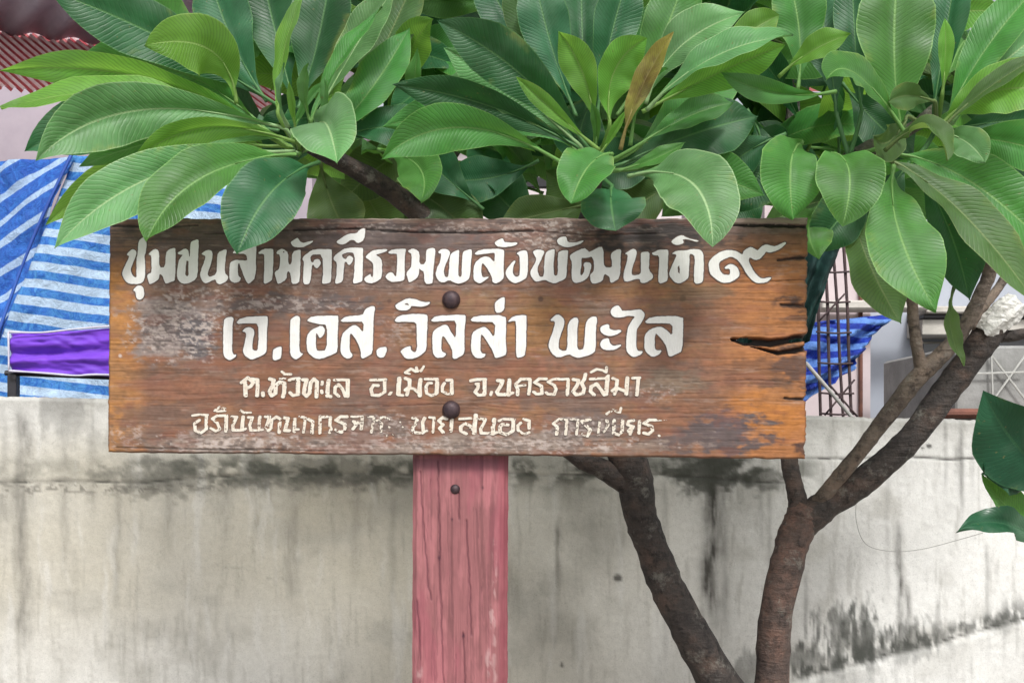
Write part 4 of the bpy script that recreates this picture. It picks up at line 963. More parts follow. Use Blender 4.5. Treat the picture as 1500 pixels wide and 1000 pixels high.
# ---------------------------------------------------------------- bolts and post
def dome(cx, cy, Y0, r, h, seg=20, sq=1.0, seed=0):
    """carriage bolt head: low dome on a short rim"""
    c = P(cx, cy, 0); V_, F_ = [], []
    rings = [(1.0, 0.0), (1.0, 0.22), (0.93, 0.45), (0.78, 0.70), (0.55, 0.88), (0.28, 0.97)]
    rnd = random.Random(seed)
    for (rr, hh) in rings:
        for k in range(seg):
            a = 2 * math.pi * k / seg; q = 1 + rnd.uniform(-.02, .02)
            V_.append((c.x + math.cos(a) * r * rr * q, Y0 - h * hh, c.z + math.sin(a) * r * rr * q * sq))
    V_.append((c.x, Y0 - h, c.z))
    for j in range(len(rings) - 1):
        for k in range(seg): F_.append((j * seg + k, j * seg + (k + 1) % seg, (j + 1) * seg + (k + 1) % seg, (j + 1) * seg + k))
    j = len(rings) - 1
    for k in range(seg): F_.append((j * seg + k, j * seg + (k + 1) % seg, len(V_) - 1))
    return V_, F_
def bolt_mat():
    m = M('rusted_bolt'); f = m.noise(m.coord(), 140, 5, 0.7)
    m.color(m.ramp(f, [(0.35, (0.030, 0.020, 0.028)), (0.65, (0.075, 0.045, 0.048))])); m.val(Roughness=0.5, Metallic=0.35); m.bump(f, 0.0012); return m.m
m_bolt = bolt_mat()
for i, (cx, cy) in enumerate([(661, 439), (661, 600)]):
    v, f = dome(cx, cy, 0.0005, 0.0155, 0.013, seed=i); mesh('bolt', v, f, m_bolt, sign, True)

def build_post():
    s = px(0.026)
    nx, ny = 110, 620
    bottom = HZ + CAMZ / s
    u = np.linspace(0, 1, nx); v = np.linspace(0, 1, ny) ** 1.25; U, V = np.meshgrid(u, v)
    Y = 340 + (bottom - 340) * V
    L = 604.5 - (Y - 672) * 0.004 + (fbm(Y / 20, Y * 0, 301) - .5) * 1.6; R = 744.5 - (Y - 672) * 0.004 + (fbm(Y / 12, Y * 0, 302) - .5) * 3
    X = L + (R - L) * U
    G = X + (fbm(X / 60, Y / 200, 303) - .5) * 14
    gr = fbm(G / 3.4, Y / 190, 304, 4); mott = fbm(X / 12, Y / 18, 305)
    c = np.ones(X.shape + (3,)) * np.array([0.265, 0.103, 0.108])
    c = mixc(c, (0.29, 0.092, 0.11), ss(0.45, 0.65, fbm(X / 30, Y / 90, 306)) * .8)
    c = mixc(c, (0.40, 0.155, 0.165), ss(0.5, 0.7, fbm(X / 14, Y / 60, 307)) * .55)
    c = c * (1 - .32 * ss(0.52, 0.72, gr))[..., None] * (0.86 + .28 * mott)[..., None]
    c = mixc(c, (0.10, 0.035, 0.06), (1 - ss(676, 700 + 16 * (fbm(X / 10, X * 0, 310) - .5), Y)) * 0.55 * ss(668, 674, Y))  # the board's shadow painted on the post just below it
    dep = np.zeros(X.shape)
    rng = random.Random(5)
    cracks = [[(616, 690), (619, 760), (628, 860), (632, 880)], [(641, 675), (643, 760), (645, 870), (650, 1000), (652, 1200)], [(672, 720), (673, 760)], [(611, 880), (616, 960), (614, 1060)], [(683, 760), (688, 860), (690, 930)],
              [(679, 925), (681, 1000), (684, 1100)], [(640, 870), (641, 960)], [(706, 960), (704, 1050)], [(630, 700), (631, 790)], [(660, 800), (662, 900)]]
    for q in range(30):
        x = rng.uniform(608, 735); y = rng.uniform(680, 1800); cracks.append([(x, y), (x + rng.uniform(-3, 3), y + rng.uniform(40, 180))])
    for i, pts in enumerate(cracks):
        w = 0.95 if i < 6 else 0.7
        for a, b in zip(pts[:-1], pts[1:]):
            t = np.clip((Y - a[1]) / (b[1] - a[1]), 0, 1)
            m = np.exp(-((X - (a[0] + (b[0] - a[0]) * t) - (fbm(Y / 12, Y * 0, 320 + i) - .5) * 3) / w) ** 2) * (Y >= a[1]) * (Y <= b[1])
            c = mixc(c, (0.05, 0.012, 0.028), m * (0.62 if i < 6 else 0.3)); dep = np.maximum(dep, m * (0.003 if i < 6 else 0.001))
    # worn, chipped arris at the right
    chip = np.exp(-((X - 724 - (fbm(Y / 18, Y * 0, 330) - .5) * 12) / 2.8) ** 2) * ss(0.47, 0.60, fbm(X / 5, Y / 14, 331)) * ss(760, 830, Y)
    c = mixc(c, (0.52, 0.36, 0.35), chip * 0.4)
    c = mixc(c, (0.26, 0.06, 0.08), ss(727, 734, X) * .5)  # darker right strip: shading of the rounded edge put into the colour
    bl = blob(X, Y, 615, 985, 6, 12, (mott - .5)) + blob(X, Y, 716, 970, 5, 26, (mott - .5)) + blob(X, Y, 720, 900, 4, 20, (mott - .5) * 2)
    c = mixc(c, (0.60, 0.46, 0.44), np.clip(bl, 0, 1) * .3 * ss(.45, .6, fbm(X / 4, Y / 9, 341)))
    for (cx, cy, r) in [(679, 931, 3), (707, 714, 3), (643, 817, 3), (662, 760, 2), (700, 1100, 4)]:
        c = mixc(c, (0.05, 0.015, 0.03), .75 * (1 - ss(.3, 1.1, np.hypot(X - cx, (Y - cy) * .7) / r + (mott - .5))))
    eg = np.minimum(X - L, R - X)
    rel = dep + (1 - ss(0, 8, eg)) ** 2 * 0.006 + (gr - .5) * 0.0006
    # right arris is planed off more
    rel += (1 - ss(0, 12, R - X)) * 0.004
    pos = np.stack([(X - 750) * s, 0.0275 + rel, CAMZ + (HZ - Y) * s], -1)
    x0, x1 = pos[:, 0, :], pos[:, -1, :]
    ex = []; exf = []
    bk = 0.0275 + 0.075
    n = ny
    ex = [tuple(p) for p in x1] + [(p[0], bk, p[2]) for p in x1] + [(p[0], bk, p[2]) for p in x0] + [tuple(p) for p in x0]
    for j in range(n - 1):
        for k in range(3):
            exf.append((k * n + j, k * n + j + 1, (k + 1) * n + j + 1, (k + 1) * n + j))
    exf.append((0, n, 2 * n, 3 * n))
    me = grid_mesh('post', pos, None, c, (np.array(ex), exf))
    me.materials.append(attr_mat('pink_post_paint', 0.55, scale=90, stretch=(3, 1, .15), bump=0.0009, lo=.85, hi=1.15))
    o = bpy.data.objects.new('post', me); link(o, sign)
build_post()
v, f = dome(665.5, 717, 0.0285, 0.0085, 0.006, 16, seed=7)
mesh('bolt', v, f, m_bolt, sign, True, label='small bolt in the pink post below the board')
# ================================================================ THE FRANGIPANI TREE
def bark_mat(name, a, b, c3, sc=1.0):
    m = M(name); v = m.coord((1, 1, 1)); ob = m.coord((1, 1, 5))
    f = m.noise(v, 13 * sc, 7, 0.7); r = m.noise(ob, 12, 4, 0.6, 0.4); sp = m.noise(v, 48, 4, 0.7)
    col = m.mix(m.ramp(f, [(0.34, b), (0.50, a), (0.66, c3)]), tuple(x * 0.45 for x in b), m.ramp(sp, [(0.5, 0.0), (0.68, 0.85)]))
    col = m.mix(col, (0.27, 0.26, 0.225), m.ramp(m.noise(v, 19, 6, 0.75), [(0.56, 0.0), (0.68, 0.6)]))
    m.color(col); m.val(Roughness=0.85)
    m.bump(m.math('ADD', m.math('MULTIPLY', r, 1.0), m.math('MULTIPLY', sp, 0.9)), 0.008, 0.9)
    return m.m
m_bark = bark_mat('frangipani_bark', (0.060, 0.049, 0.044), (0.030, 0.026, 0.025), (0.115, 0.078, 0.062))
m_bark3 = bark_mat('frangipani_brown_bark', (0.100, 0.068, 0.056), (0.046, 0.034, 0.031), (0.175, 0.100, 0.076))
m_bark2 = bark_mat('frangipani_young_bark', (0.160, 0.126, 0.100), (0.080, 0.060, 0.050), (0.235, 0.17, 0.128))
m_twig = bark_mat('green_twig_bark', (0.075, 0.075, 0.045), (0.05, 0.045, 0.035), (0.09, 0.11, 0.05), 2)

TY = 0.55
base = P(1095, HZ + CAMZ / px(TY), TY); base.z = 0
tree = thing('frangipani_tree', 'frangipani tree with long green leaves and bare forked grey brown limbs behind the sign', 'tree', tuple(base))
def limb(name, pts, mat, seed, wob=0.05, n=16, sub=8, knots=0.06):
    """pts: (px, py, depth, radius px)"""
    w = [P(a, b, c) if c2 is None else c2 for (a, b, c, r), c2 in [(p[:4], p[4] if len(p) > 4 else None) for p in pts]]
    rr = [p[3] * px(p[2]) for p in pts]
    v, f = tube_geo(w, rr, n, sub, wob, seed, knots)
    return mesh(name, v, f, mat, tree, True)
fork = (1098, 1150, TY, 66)
limb('trunk', [(1098, 1150, TY, 60), (1100, 1210, TY, 66), (1096, 1350, TY + .02, 70), (1095, 1500, TY, 76), (1095, 0, TY, 92, Vector((base.x, TY, 0.0))), (1095, 0, TY, 98, Vector((base.x, TY, -0.06)))], m_bark, 1)
limb('limb', [(1104, 1230, TY, 46), (1092, 1080, TY - .01, 34), (1053, 1000, TY - .02, 30), (1009, 920, TY - .04, 27), (978, 860, TY - .05, 25), (954, 800, TY - .06, 24), (936, 745, TY - .08, 24), (926, 690, TY - .09, 27), (890, 620, TY - .1, 26), (800, 520, TY - .12, 24), (720, 420, TY - .14, 21), (640, 335, TY - .18, 17), (570, 278, TY - .22, 15), (505, 240, TY - .3, 13), (455, 215, TY - .38, 11)], m_bark, 2, wob=.035)
limb('branch', [(930, 712, TY - .09, 20), (878, 684, TY - .1, 15), (840, 664, TY - .1, 13), (790, 600, TY - .12, 12), (820, 430, TY - .18, 14), (858, 330, TY - .28, 13), (868, 280, TY - .36, 13), (872, 245, TY - .42, 11)], m_bark, 3)
limb('limb', [(1094, 1230, TY, 44), (1122, 1080, TY - .01, 30), (1130, 1000, TY - .02, 25), (1137, 900, TY - .03, 24), (1158, 805, TY - .03, 24), (1173, 765, TY - .02, 26), (1184, 742, TY - .02, 24)], m_bark3, 4, wob=.035)
limb('branch', [(1174, 772, TY - .02, 20), (1168, 732, TY - .02, 14), (1159, 690, TY - .02, 12), (1150, 640, TY, 13), (1120, 520, TY + .02, 13), (1135, 400, TY + .03, 12), (1155, 300, TY, 11), (1160, 200, TY - .02, 11), (1162, 140, TY - .02, 10)], m_bark, 5)
limb('branch', [(1176, 765, TY - .02, 24), (1212, 738, TY - .03, 22), (1270, 700, TY - .05, 20), (1335, 640, TY - .08, 19), (1395, 560, TY - .10, 20), (1440, 500, TY - .12, 21), (1462, 466, TY - .13, 20)], m_bark, 6, sub=10, wob=.035)
limb('branch', [(1190, 748, TY - .02, 14), (1218, 712, TY - .06, 11), (1262, 658, TY - .10, 11), (1304, 603, TY - .12, 12.5), (1345, 552, TY - .14, 14), (1384, 515, TY - .15, 12), (1412, 480, TY - .15, 11), (1436, 432, TY - .16, 10), (1450, 390, TY - .18, 10), (1440, 300, TY - .26, 12), (1400, 215, TY - .34, 12), (1380, 190, TY - .38, 11)], m_bark2, 7, sub=10, wob=.035)
limb('branch', [(1352, 548, TY - .14, 11), (1344, 512, TY - .15, 8.5), (1338, 470, TY - .16, 8), (1334, 430, TY - .17, 8), (1310, 330, TY - .25, 9), (1275, 260, TY - .34, 10), (1246, 228, TY - .38, 11)], m_bark2, 8, wob=.035)
limb('branch', [(1420, 478, TY - .13, 9), (1446, 442, TY - .12, 7), (1470, 410, TY - .10, 6.5), (1510, 340, TY - .08, 7), (1560, 240, TY - .05, 8)], m_bark2, 9)
limb('branch', [(1436, 496, TY - .11, 12), (1464, 493, TY - .12, 9), (1492, 490, TY - .14, 8.5), (1540, 472, TY - .16, 9), (1620, 380, TY - .18, 11), (1660, 250, TY - .2, 11)], m_bark, 10)
limb('branch', [(1240, 234, TY - .38, 11), (1290, 210, TY - .36, 11), (1340, 185, TY - .34, 9), (1368, 160, TY - .3, 8)], m_twig, 11)
limb('branch', [(1162, 150, TY - .02, 10), (1130, 60, TY, 11), (1080, -60, TY, 12), (1060, -150, TY, 10)], m_bark, 12)
limb('branch', [(720, 420, TY - .14, 20), (640, 250, TY - .02, 16), (590, 120, TY, 14), (560, -20, TY, 13), (540, -140, TY, 11)], m_bark, 13)
limb('branch', [(640, 250, TY - .02, 13), (730, 120, TY + .04, 12), (790, -20, TY + .04, 12), (810, -140, TY + .04, 10)], m_bark, 14)

# ---------------------------------------------------------------- leaves
WT = [0, .06, .14, .25, .38, .5, .62, .74, .84, .92, .97, 1.0]
WW = [.045, .05, .18, .42, .70, .89, 1.0, .92, .66, .34, .12, 0.0]
ROUND = [.045, .06, .24, .55, .82, .97, 1.0, .90, .70, .42, .19, 0.0]
def leaf_geo(B, C, T, w, roll=0.0, fold=22.0, wave=0.05, curl=0.0, seed=0, prof=WW, nu=4, nv=22, flip=False, droop=0.0):
    rnd = random.Random(seed); B, C, T = Vector(B), Vector(C), Vector(T)
    V_, F_, UV = [], [], []
    ph1, ph2 = rnd.uniform(0, 6.28), rnd.uniform(0, 6.28)
    asym = rnd.uniform(-.06, .06)
    for j in range(nv + 1):
        t = j / nv; tt = t
        m_ = B * (1 - tt) ** 2 + C * 2 * tt * (1 - tt) + T * tt ** 2
        tan = ((C - B) * (1 - tt) + (T - C) * tt).normalized()
        ax = Vector((0, -1, 0))                       # towards the photographer
        side0 = tan.cross(ax)
        if side0.length < 0.12: side0 = tan.cross(Vector((0.5, -0.4, 0.8)))
        side0.normalize(); nrm0 = side0.cross(tan).normalized()
        if nrm0.y > 0: nrm0 = -nrm0; 
        side0 = tan.cross(nrm0).normalized()
        rl = math.radians(roll + curl * (t - .5))
        s = side0 * math.cos(rl) + nrm0 * math.sin(rl); n = -side0 * math.sin(rl) + nrm0 * math.cos(rl)
        wd = float(np.interp(t, WT, prof)) * w * 0.5
        fa = math.radians((fold + 8) * (1 - 0.35 * t))
        for i in range(-nu, nu + 1):
            a = i / nu; q = abs(a)
            ww = wd * (1 + asym * (1 if a > 0 else -1))
            lat = math.copysign(q * math.cos(fa * (1 - .35 * q)), a) * ww
            hgt = math.sin(fa) * (q - 0.45 * q * q) * ww
            hgt += wave * w * q * q * math.sin(t * 11 + ph1 + (1.3 if a > 0 else 0)) * 0.5 + wave * w * 0.4 * q * math.sin(t * 23 + ph2)
            if i == 0: hgt -= 0.0016
            V_.append(m_ + s * lat + n * hgt); UV.append((0.5 + a * 0.5, t))
    k = 2 * nu + 1
    for j in range(nv):
        for i in range(2 * nu):
            q = (j * k + i, j * k + i + 1, (j + 1) * k + i + 1, (j + 1) * k + i)
            F_.append(q)
    # make the upper side face n
    a, b, c_ = V_[F_[nv * nu][0]], V_[F_[nv * nu][1]], V_[F_[nv * nu][3]]
    jj = nv // 2; fi = jj * 2 * nu + nu
    q = F_[fi]; fn = (V_[q[1]] - V_[q[0]]).cross(V_[q[3]] - V_[q[0]])
    want_cam = fn.dot(n) > 0
    if want_cam == flip: F_ = [tuple(reversed(x)) for x in F_]
    # petiole
    tanb = (C - B).normalized(); L = 0.02 + 0.01 * rnd.random()
    return V_, F_, UV
NLEAF = 0
def leaf(B, C, T, w, mat, parent=tree, k0=None, **k):
    global NLEAF
    NLEAF += 1
    V_, F_, UV = leaf_geo(B, C, T, w, seed=NLEAF, **{**dict(wave=0.085), **k})
    nl = len(F_)
    # stalk and raised midrib underneath
    Bv, Cv, Tv = Vector(B), Vector(C), Vector(T)
    root = k0 if k0 is not None else Bv - (Cv - Bv).normalized() * 0.015
    pts = ([root, (root + Bv) * .5 - Vector((0, 0, .004))] if k0 is not None else [root]) + [Bv * (1 - t) ** 2 + Cv * 2 * t * (1 - t) + Tv * t * t for t in (0.0, .06, .14, .3)]
    tv, tf = tube_geo(pts, ([0.0048] if k0 is not None else []) + [0.0044, 0.0038, 0.0032, 0.0024, 0.0008], 6, 2)
    o = len(V_); V_ = V_ + tv; UV = UV + [(0.5, 0.02)] * len(tv); F_ = F_ + [tuple(i + o for i in q) for q in tf]
    ob = mesh('leaf', V_, F_, mat, parent, True)
    me = ob.data; uvl = me.uv_layers.new(name='UVMap')
    li = np.zeros(len(me.loops), int); me.loops.foreach_get('vertex_index', li)
    uvl.data.foreach_set('uv', np.array(UV, np.float32)[li].reshape(-1))
    return ob
MD = leaf_mat('leaf_deep_green', (0.018, 0.098, 0.034), (0.10, 0.24, 0.08), (0.06, 0.17, 0.08), 0.20, (0.10, 0.32, 0.06))
MM = leaf_mat('leaf_mid_green', (0.052, 0.195, 0.036), (0.22, 0.42, 0.12), (0.11, 0.26, 0.11), 0.32, (0.26, 0.60, 0.08))
MP = leaf_mat('leaf_pale_sheen', (0.095, 0.245, 0.080), (0.36, 0.54, 0.25), (0.15, 0.32, 0.15), 0.22, (0.20, 0.50, 0.10), 0.40)  # pale green with the sky's sheen mixed into the colour
ML = leaf_mat('leaf_lime', (0.125, 0.32, 0.045), (0.36, 0.55, 0.16), (0.17, 0.38, 0.08), 0.45, (0.42, 0.80, 0.10), 0.42)
MO = leaf_mat('leaf_olive', (0.060, 0.130, 0.035), (0.22, 0.30, 0.11), (0.10, 0.17, 0.06), 0.35, (0.25, 0.40, 0.07))
MY = leaf_mat('leaf_withered', (0.28, 0.25, 0.045), (0.33, 0.27, 0.10), (0.28, 0.24, 0.07), 0.30, (0.5, 0.45, 0.08), 0.5, blotch=(0.10, 0.045, 0.018))
MB = leaf_mat('leaf_shrub', (0.010, 0.060, 0.026), (0.03, 0.11, 0.045), (0.05, 0.12, 0.05), 0.10, (0.08, 0.25, 0.05), 0.34, bmp=0.0003)
mats = {'d': MD, 'm': MM, 'p': MP, 'l': ML, 'o': MO, 'y': MY, 'b': MB}
# traced leaves: base x,y,depth | control x,y,depth | tip x,y,depth | width px | roll | kind | options
TL = [
 # ---- first rosette, left of the sign top
 ((396, 196, .16), (230, 80, .12), (-2, 104, .10), 74, 40, 'l', dict(fold=30)),
 ((392, 192, .20), (270, 70, .22), (112, 88, .24), 100, 30, 'm', dict(fold=20)),
 ((402, 205, .10), (190, 95, .04), (2, 160, .02), 78, -38, 'l', dict(fold=30)),
 ((345, 140, .16), (330, 40, .12), (212, 66, .02), 96, 10, 'l', dict(fold=10, prof=ROUND)),
 ((398, 190, .24), (150, 150, .26), (36, 222, .24), 95, 10, 'd', dict()),
 ((420, 190, .08), (170, 110, .00), (52, 236, -.06), 104, 22, 'p', dict(fold=30)),
 ((430, 205, .10), (270, 175, .06), (116, 244, .02), 78, -10, 'm', dict(fold=26)),
 ((436, 210, .08), (290, 150, .0), (190, 240, -.02), 50, 40, 'l', dict()),
 ((420, 215, .12), (190, 205, .10), (66, 330, .06), 66, 30, 'l', dict(fold=30)),
 ((430, 222, .04), (200, 220, -.06), (80, 364, -.10), 92, 8, 'p', dict(fold=24)),
 ((432, 226, .02), (262, 232, -.10), (214, 354, -.13), 100, -6, 'm', dict(fold=26, prof=ROUND)),
 ((460, 240, .02), (385, 262, -.10), (347, 373, -.12), 118, 6, 'd', dict(fold=24, prof=ROUND)),
 ((462, 190, .0), (480, 150, -.12), (494, 241, -.16), 118, -4, 'p', dict(fold=42, prof=ROUND)),
 ((418, 178, .0), (404, 150, -.05), (416, 92, -.08), 34, 60, 'p', dict(flip=True)),
 ((408, 170, .06), (402, 80, .05), (446, -16, .06), 46, 40, 'l', dict()),
 ((400, 150, .22), (230, 40, .16), (66, -16, .06), 104, 0, 'd', dict(fold=18)),
 ((385, 140, .26), (330, 60, .3), (300, -60, .32), 96, 0, 'd', dict()),
 ((440, 150, .24), (470, 60, .26), (486, -50, .28), 104, 6, 'd', dict()),
 ((470, 160, .20), (520, 60, .20), (580, -20, .18), 70, 14, 'p', dict(fold=34)),
 ((430, 150, .28), (400, 40, .32), (372, -90, .34), 100, 0, 'd', dict()),
 ((452, 190, .10), (480, 100, .10), (560, 10, .12), 46, 40, 'm', dict(fold=40)),
 ((340, 150, .34), (240, 20, .36), (150, -70, .36), 100, 0, 'm', dict()),
 ((480, 200, .20), (540, 150, .20), (600, 40, .26), 78, 10, 'm', dict()),
 ((520, 150, .34), (560, 80, .34), (620, -60, .34), 90, 10, 'o', dict()),
 ((455, 180, .04), (436, 130, .0), (452, 92, -.02), 26, 30, 'm', dict()),
 ((470, 185, .06), (480, 140, .02), (474, 112, .02), 20, 30, 'm', dict()),
 ((505, 200, .24), (560, 175, .22), (640, 190, .22), 78, 10, 'd', dict()),
 ((560, 220, .18), (640, 232, .04), (616, 294, -.02), 78, -14, 'm', dict(fold=22, prof=ROUND)),
 # ---- second rosette, above the middle of the sign
 ((862, 218, .02), (770, 90, -.04), (640, 30, -.08), 92, 20, 'd', dict(fold=26)),
 ((850, 214, .06), (760, 130, .04), (650, 70, .02), 80, 24, 'p', dict()),
 ((846, 216, .06), (720, 140, .04), (574, 124, .02), 70, 28, 'd', dict(fold=32)),
 ((838, 214, .12), (700, 140, .14), (560, 186, .16), 78, 14, 'm', dict()),
 ((812, 232, -.02), (660, 140, -.10), (558, 234, -.14), 84, 24, 'm', dict(fold=30)),
 ((868, 212, -.02), (806, 160, -.06), (756, 112, -.06), 30, 20, 'l', dict(fold=30)),
 ((872, 186, .02), (862, 100, .0), (818, 46, -.03), 62, 24, 'l', dict(fold=34)),
 ((893, 184, .02), (880, 90, .0), (948, 56, -.04), 74, -26, 'l', dict(fold=20, prof=ROUND)),
 ((912, 206, -.04), (930, 130, -.08), (986, 46, -.10), 44, 24, 'y', dict(fold=34, wave=.12)),
 ((925, 200, -.02), (935, 120, -.04), (978, 100, -.1), 40, 50, 'm', dict(fold=20)),
 ((950, 140, .04), (980, 50, .02), (1092, 18, -.02), 84, 16, 'p', dict(fold=26)),
 ((956, 152, .0), (1040, 60, -.06), (1162, 52, -.10), 74, 36, 'p', dict(fold=28)),
 ((952, 158, .03), (1060, 100, .0), (1150, 66, -.04), 70, -34, 'l', dict(fold=10)),
 ((1040, 90, .12), (1100, 40, .12), (1142, 22, .12), 56, 0, 'l', dict()),
 ((840, 160, .16), (800, 60, .16), (780, -50, .16), 86, 0, 'd', dict()),
 ((876, 160, .14), (890, 50, .12), (926, -50, .12), 82, -6, 'd', dict(fold=30)),
 ((860, 150, .22), (850, 50, .24), (852, -60, .26), 86, 0, 'd', dict()),
 ((800, 130, .20), (770, 50, .20), (752, -50, .20), 66, 10, 'o', dict()),
 ((815, 120, .28), (740, 40, .3), (700, -60, .3), 80, 0, 'd', dict()),
 ((910, 160, .2), (980, 60, .2), (1010, -60, .2), 90, 0, 'm', dict()),
 ((892, 226, -.06), (858, 226, -.16), (836, 298, -.18), 92, -16, 'm', dict(fold=30, prof=ROUND)),
 ((930, 256, -.04), (1045, 228, -.16), (1044, 362, -.18), 122, 4, 'p', dict(fold=18, prof=ROUND)),
 ((896, 272, .0), (892, 296, -.10), (902, 338, -.09), 104, 0, 'd', dict(fold=14, prof=ROUND)),
 ((912, 240, .08), (1010, 190, .10), (1112, 170, .14), 104, 4, 'd', dict()),
 ((930, 220, .12), (1010, 150, .14), (1090, 100, .18), 84, 10, 'm', dict()),
 ((940, 210, .06), (1010, 160, .06), (1075, 150, .08), 56, 20, 'm', dict()),
 ((930, 248, .12), (1020, 240, .12), (1120, 286, .12), 86, 0, 'm', dict()),
 ((1214, 136, .02), (1130, 150, -.02), (1056, 106, -.04), 44, 20, 'm', dict(fold=40)),
 ((620, 130, .16), (600, 150, .10), (612, 70, .08), 30, 20, 'm', dict()),
 ((640, 118, .14), (665, 122, .10), (694, 100, .08), 24, 30, 'p', dict()),
 ((905, 250, .0), (960, 236, -.02), (1004, 208, -.02), 30, 20, 'm', dict()),
 # ---- third rosette, right
 ((1150, 104, .04), (1190, 66, .0), (1246, 50, -.02), 48, 10, 'l', dict()),
 ((1320, 186, .0), (1240, 60, -.06), (1210, 118, -.12), 66, -20, 'm', dict(fold=14, prof=ROUND)),
 ((1172, 210, .0), (1150, 220, -.10), (1162, 322, -.08), 112, 6, 'm', dict(fold=26, prof=ROUND)),
 ((1222, 226, -.02), (1262, 230, -.14), (1234, 332, -.12), 116, -8, 'm', dict(fold=38, prof=ROUND)),
 ((1322, 200, .06), (1300, 80, .04), (1318, -60, .06), 132, 6, 'm', dict(fold=30)),
 ((1262, 165, .14), (1250, 60, .14), (1248, -60, .16), 70, 16, 'd', dict()),
 ((1225, 165, .20), (1215, 60, .22), (1190, -50, .24), 96, 0, 'd', dict()),
 ((1368, 160, .12), (1384, 50, .12), (1404, -60, .12), 70, 30, 'd', dict(fold=34)),
 ((1380, 140, .06), (1388, 80, .04), (1384, 26, .04), 26, 10, 'l', dict()),
 ((1386, 176, .02), (1430, 70, .0), (1530, -30, .0), 78, 24, 'm', dict(fold=30)),
 ((1396, 180, .06), (1460, 80, .06), (1560, 30, .06), 92, 4, 'p', dict(fold=26)),
 ((1385, 184, -.02), (1430, 130, -.06), (1550, 66, -.08), 36, 34, 'o', dict(fold=30)),
 ((1380, 182, .0), (1440, 108, -.04), (1560, 136, -.08), 100, 12, 'l', dict(fold=24)),
 ((1400, 190, .10), (1470, 170, .10), (1580, 176, .10), 90, -10, 'd', dict()),
 ((1400, 200, .06), (1480, 200, .04), (1580, 240, .04), 84, -14, 'm', dict()),
 ((1395, 206, .16), (1480, 230, .16), (1590, 290, .16), 90, 0, 'd', dict()),
 ((1306, 212, -.04), (1376, 150, -.12), (1388, 236, -.16), 60, 34, 'o', dict(fold=30, prof=ROUND)),
 ((1384, 196, -.09), (1420, 200, -.14), (1443, 238, -.17), 56, -24, 'p', dict(fold=16, prof=ROUND)),
 ((1308, 250, -.02), (1296, 330, -.12), (1372, 456, -.16), 122, -4, 'm', dict(fold=20)),
 ((1246, 296, .14), (1262, 380, .10), (1320, 474, .06), 96, 8, 'o', dict(fold=14)),
 ((1296, 232, .02), (1400, 270, -.02), (1530, 460, -.06), 96, 20, 'o', dict(fold=30)),
 ((1310, 226, .06), (1420, 230, .02), (1560, 390, .0), 112, 0, 'm', dict(fold=26)),
 ((1340, 236, .08), (1400, 330, .10), (1420, 440, .10), 90, 0, 'd', dict()),
 ((1398, 420, .12), (1380, 470, .06), (1412, 536, .04), 34, 20, 'o', dict(wave=.14)),
 ((1330, 170, .08), (1300, 230, .0), (1280, 200, -.05), 60, 20, 'o', dict(prof=ROUND)),
 ((1370, 150, .05), (1330, 130, .0), (1300, 150, -.03), 46, 20, 'o', dict()),
 ((1170, 120, .18), (1180, 40, .18), (1150, -50, .18), 90, 0, 'm', dict()),
 ((1100, 170, .2), (1150, 250, .2), (1060, 310, .2), 90, 0, 'd', dict()),
 ((1200, 300, .12), (1170, 330, .1), (1200, 380, .05), 80, 10, 'm', dict()),
 ((1290, 260, .14), (1240, 300, .10), (1190, 372, .10), 90, 10, 'd', dict()),
 ((1140, 200, .16), (1080, 220, .16), (1010, 300, .16), 90, 20, 'd', dict()),
 # ---- olive backlit leaves low behind the sign's top edge
 ((470, 240, .30), (480, 300, .34), (520, 360, .34), 100, 0, 'o', dict()),
 ((590, 270, .34), (660, 300, .36), (700, 360, .36), 96, 0, 'o', dict()),
 ((700, 300, .34), (640, 250, .32), (610, 220, .3), 80, 0, 'd', dict()),
 ((780, 240, .34), (720, 270, .36), (650, 262, .36), 80, 0, 'd', dict()),
 ((860, 300, .3), (800, 310, .34), (730, 330, .34), 66, 0, 'o', dict()),
 ((1090, 220, .26), (1060, 280, .3), (1010, 330, .3), 96, 0, 'o', dict()),
 ((640, 210, .46), (560, 220, .46), (500, 300, .46), 92, 0, 'o', dict()),
 ((1000, 262, .34), (940, 290, .36), (870, 350, .36), 90, 0, 'o', dict()),
 ((1110, 340, .3), (1160, 300, .3), (1225, 290, .3), 80, 0, 'o', dict()),
 ((520, 250, .5), (540, 300, .5), (590, 370, .5), 110, 0, 'o', dict()),
 ((790, 345, .42), (740, 300, .42), (690, 240, .42), 100, 0, 'd', dict()),
 ((900, 345, .42), (860, 300, .42), (800, 250, .42), 90, 0, 'o', dict()),
 ((1280, 250, .32), (1230, 300, .32), (1150, 340, .32), 96, 0, 'm', dict()),
 ((1130, 260, .36), (1080, 300, .36), (1040, 370, .36), 96, 0, 'd', dict()),
 ((1330, 240, .36), (1290, 300, .36), (1240, 350, .36), 90, 0, 'd', dict()),
 ((690, 250, .40), (640, 300, .40), (600, 370, .40), 90, 0, 'd', dict()),
 ((980, 200, .34), (930, 250, .34), (860, 250, .34), 90, 0, 'd', dict()),
 ((880, 130, .34), (840, 180, .34), (850, 240, .34), 90, 0, 'd', dict()),
 ((450, 130, .36), (430, 190, .36), (400, 240, .36), 96, 0, 'd', dict()),
 ((1240, 130, .30), (1280, 180, .3), (1340, 230, .3), 96, 0, 'd', dict()),
 ((428, 205, .08), (438, 150, .05), (480, 118, .03), 20, 20, 'm', dict(fold=40)),
 ((434, 200, .06), (428, 150, .02), (424, 120, .0), 16, 20, 'l', dict(fold=40)),
 ((870, 226, .03), (880, 180, .0), (866, 150, -.02), 18, 20, 'm', dict(fold=40)),
 ((878, 228, .02), (896, 200, .0), (918, 160, -.02), 16, 20, 'l', dict(fold=40)),
]
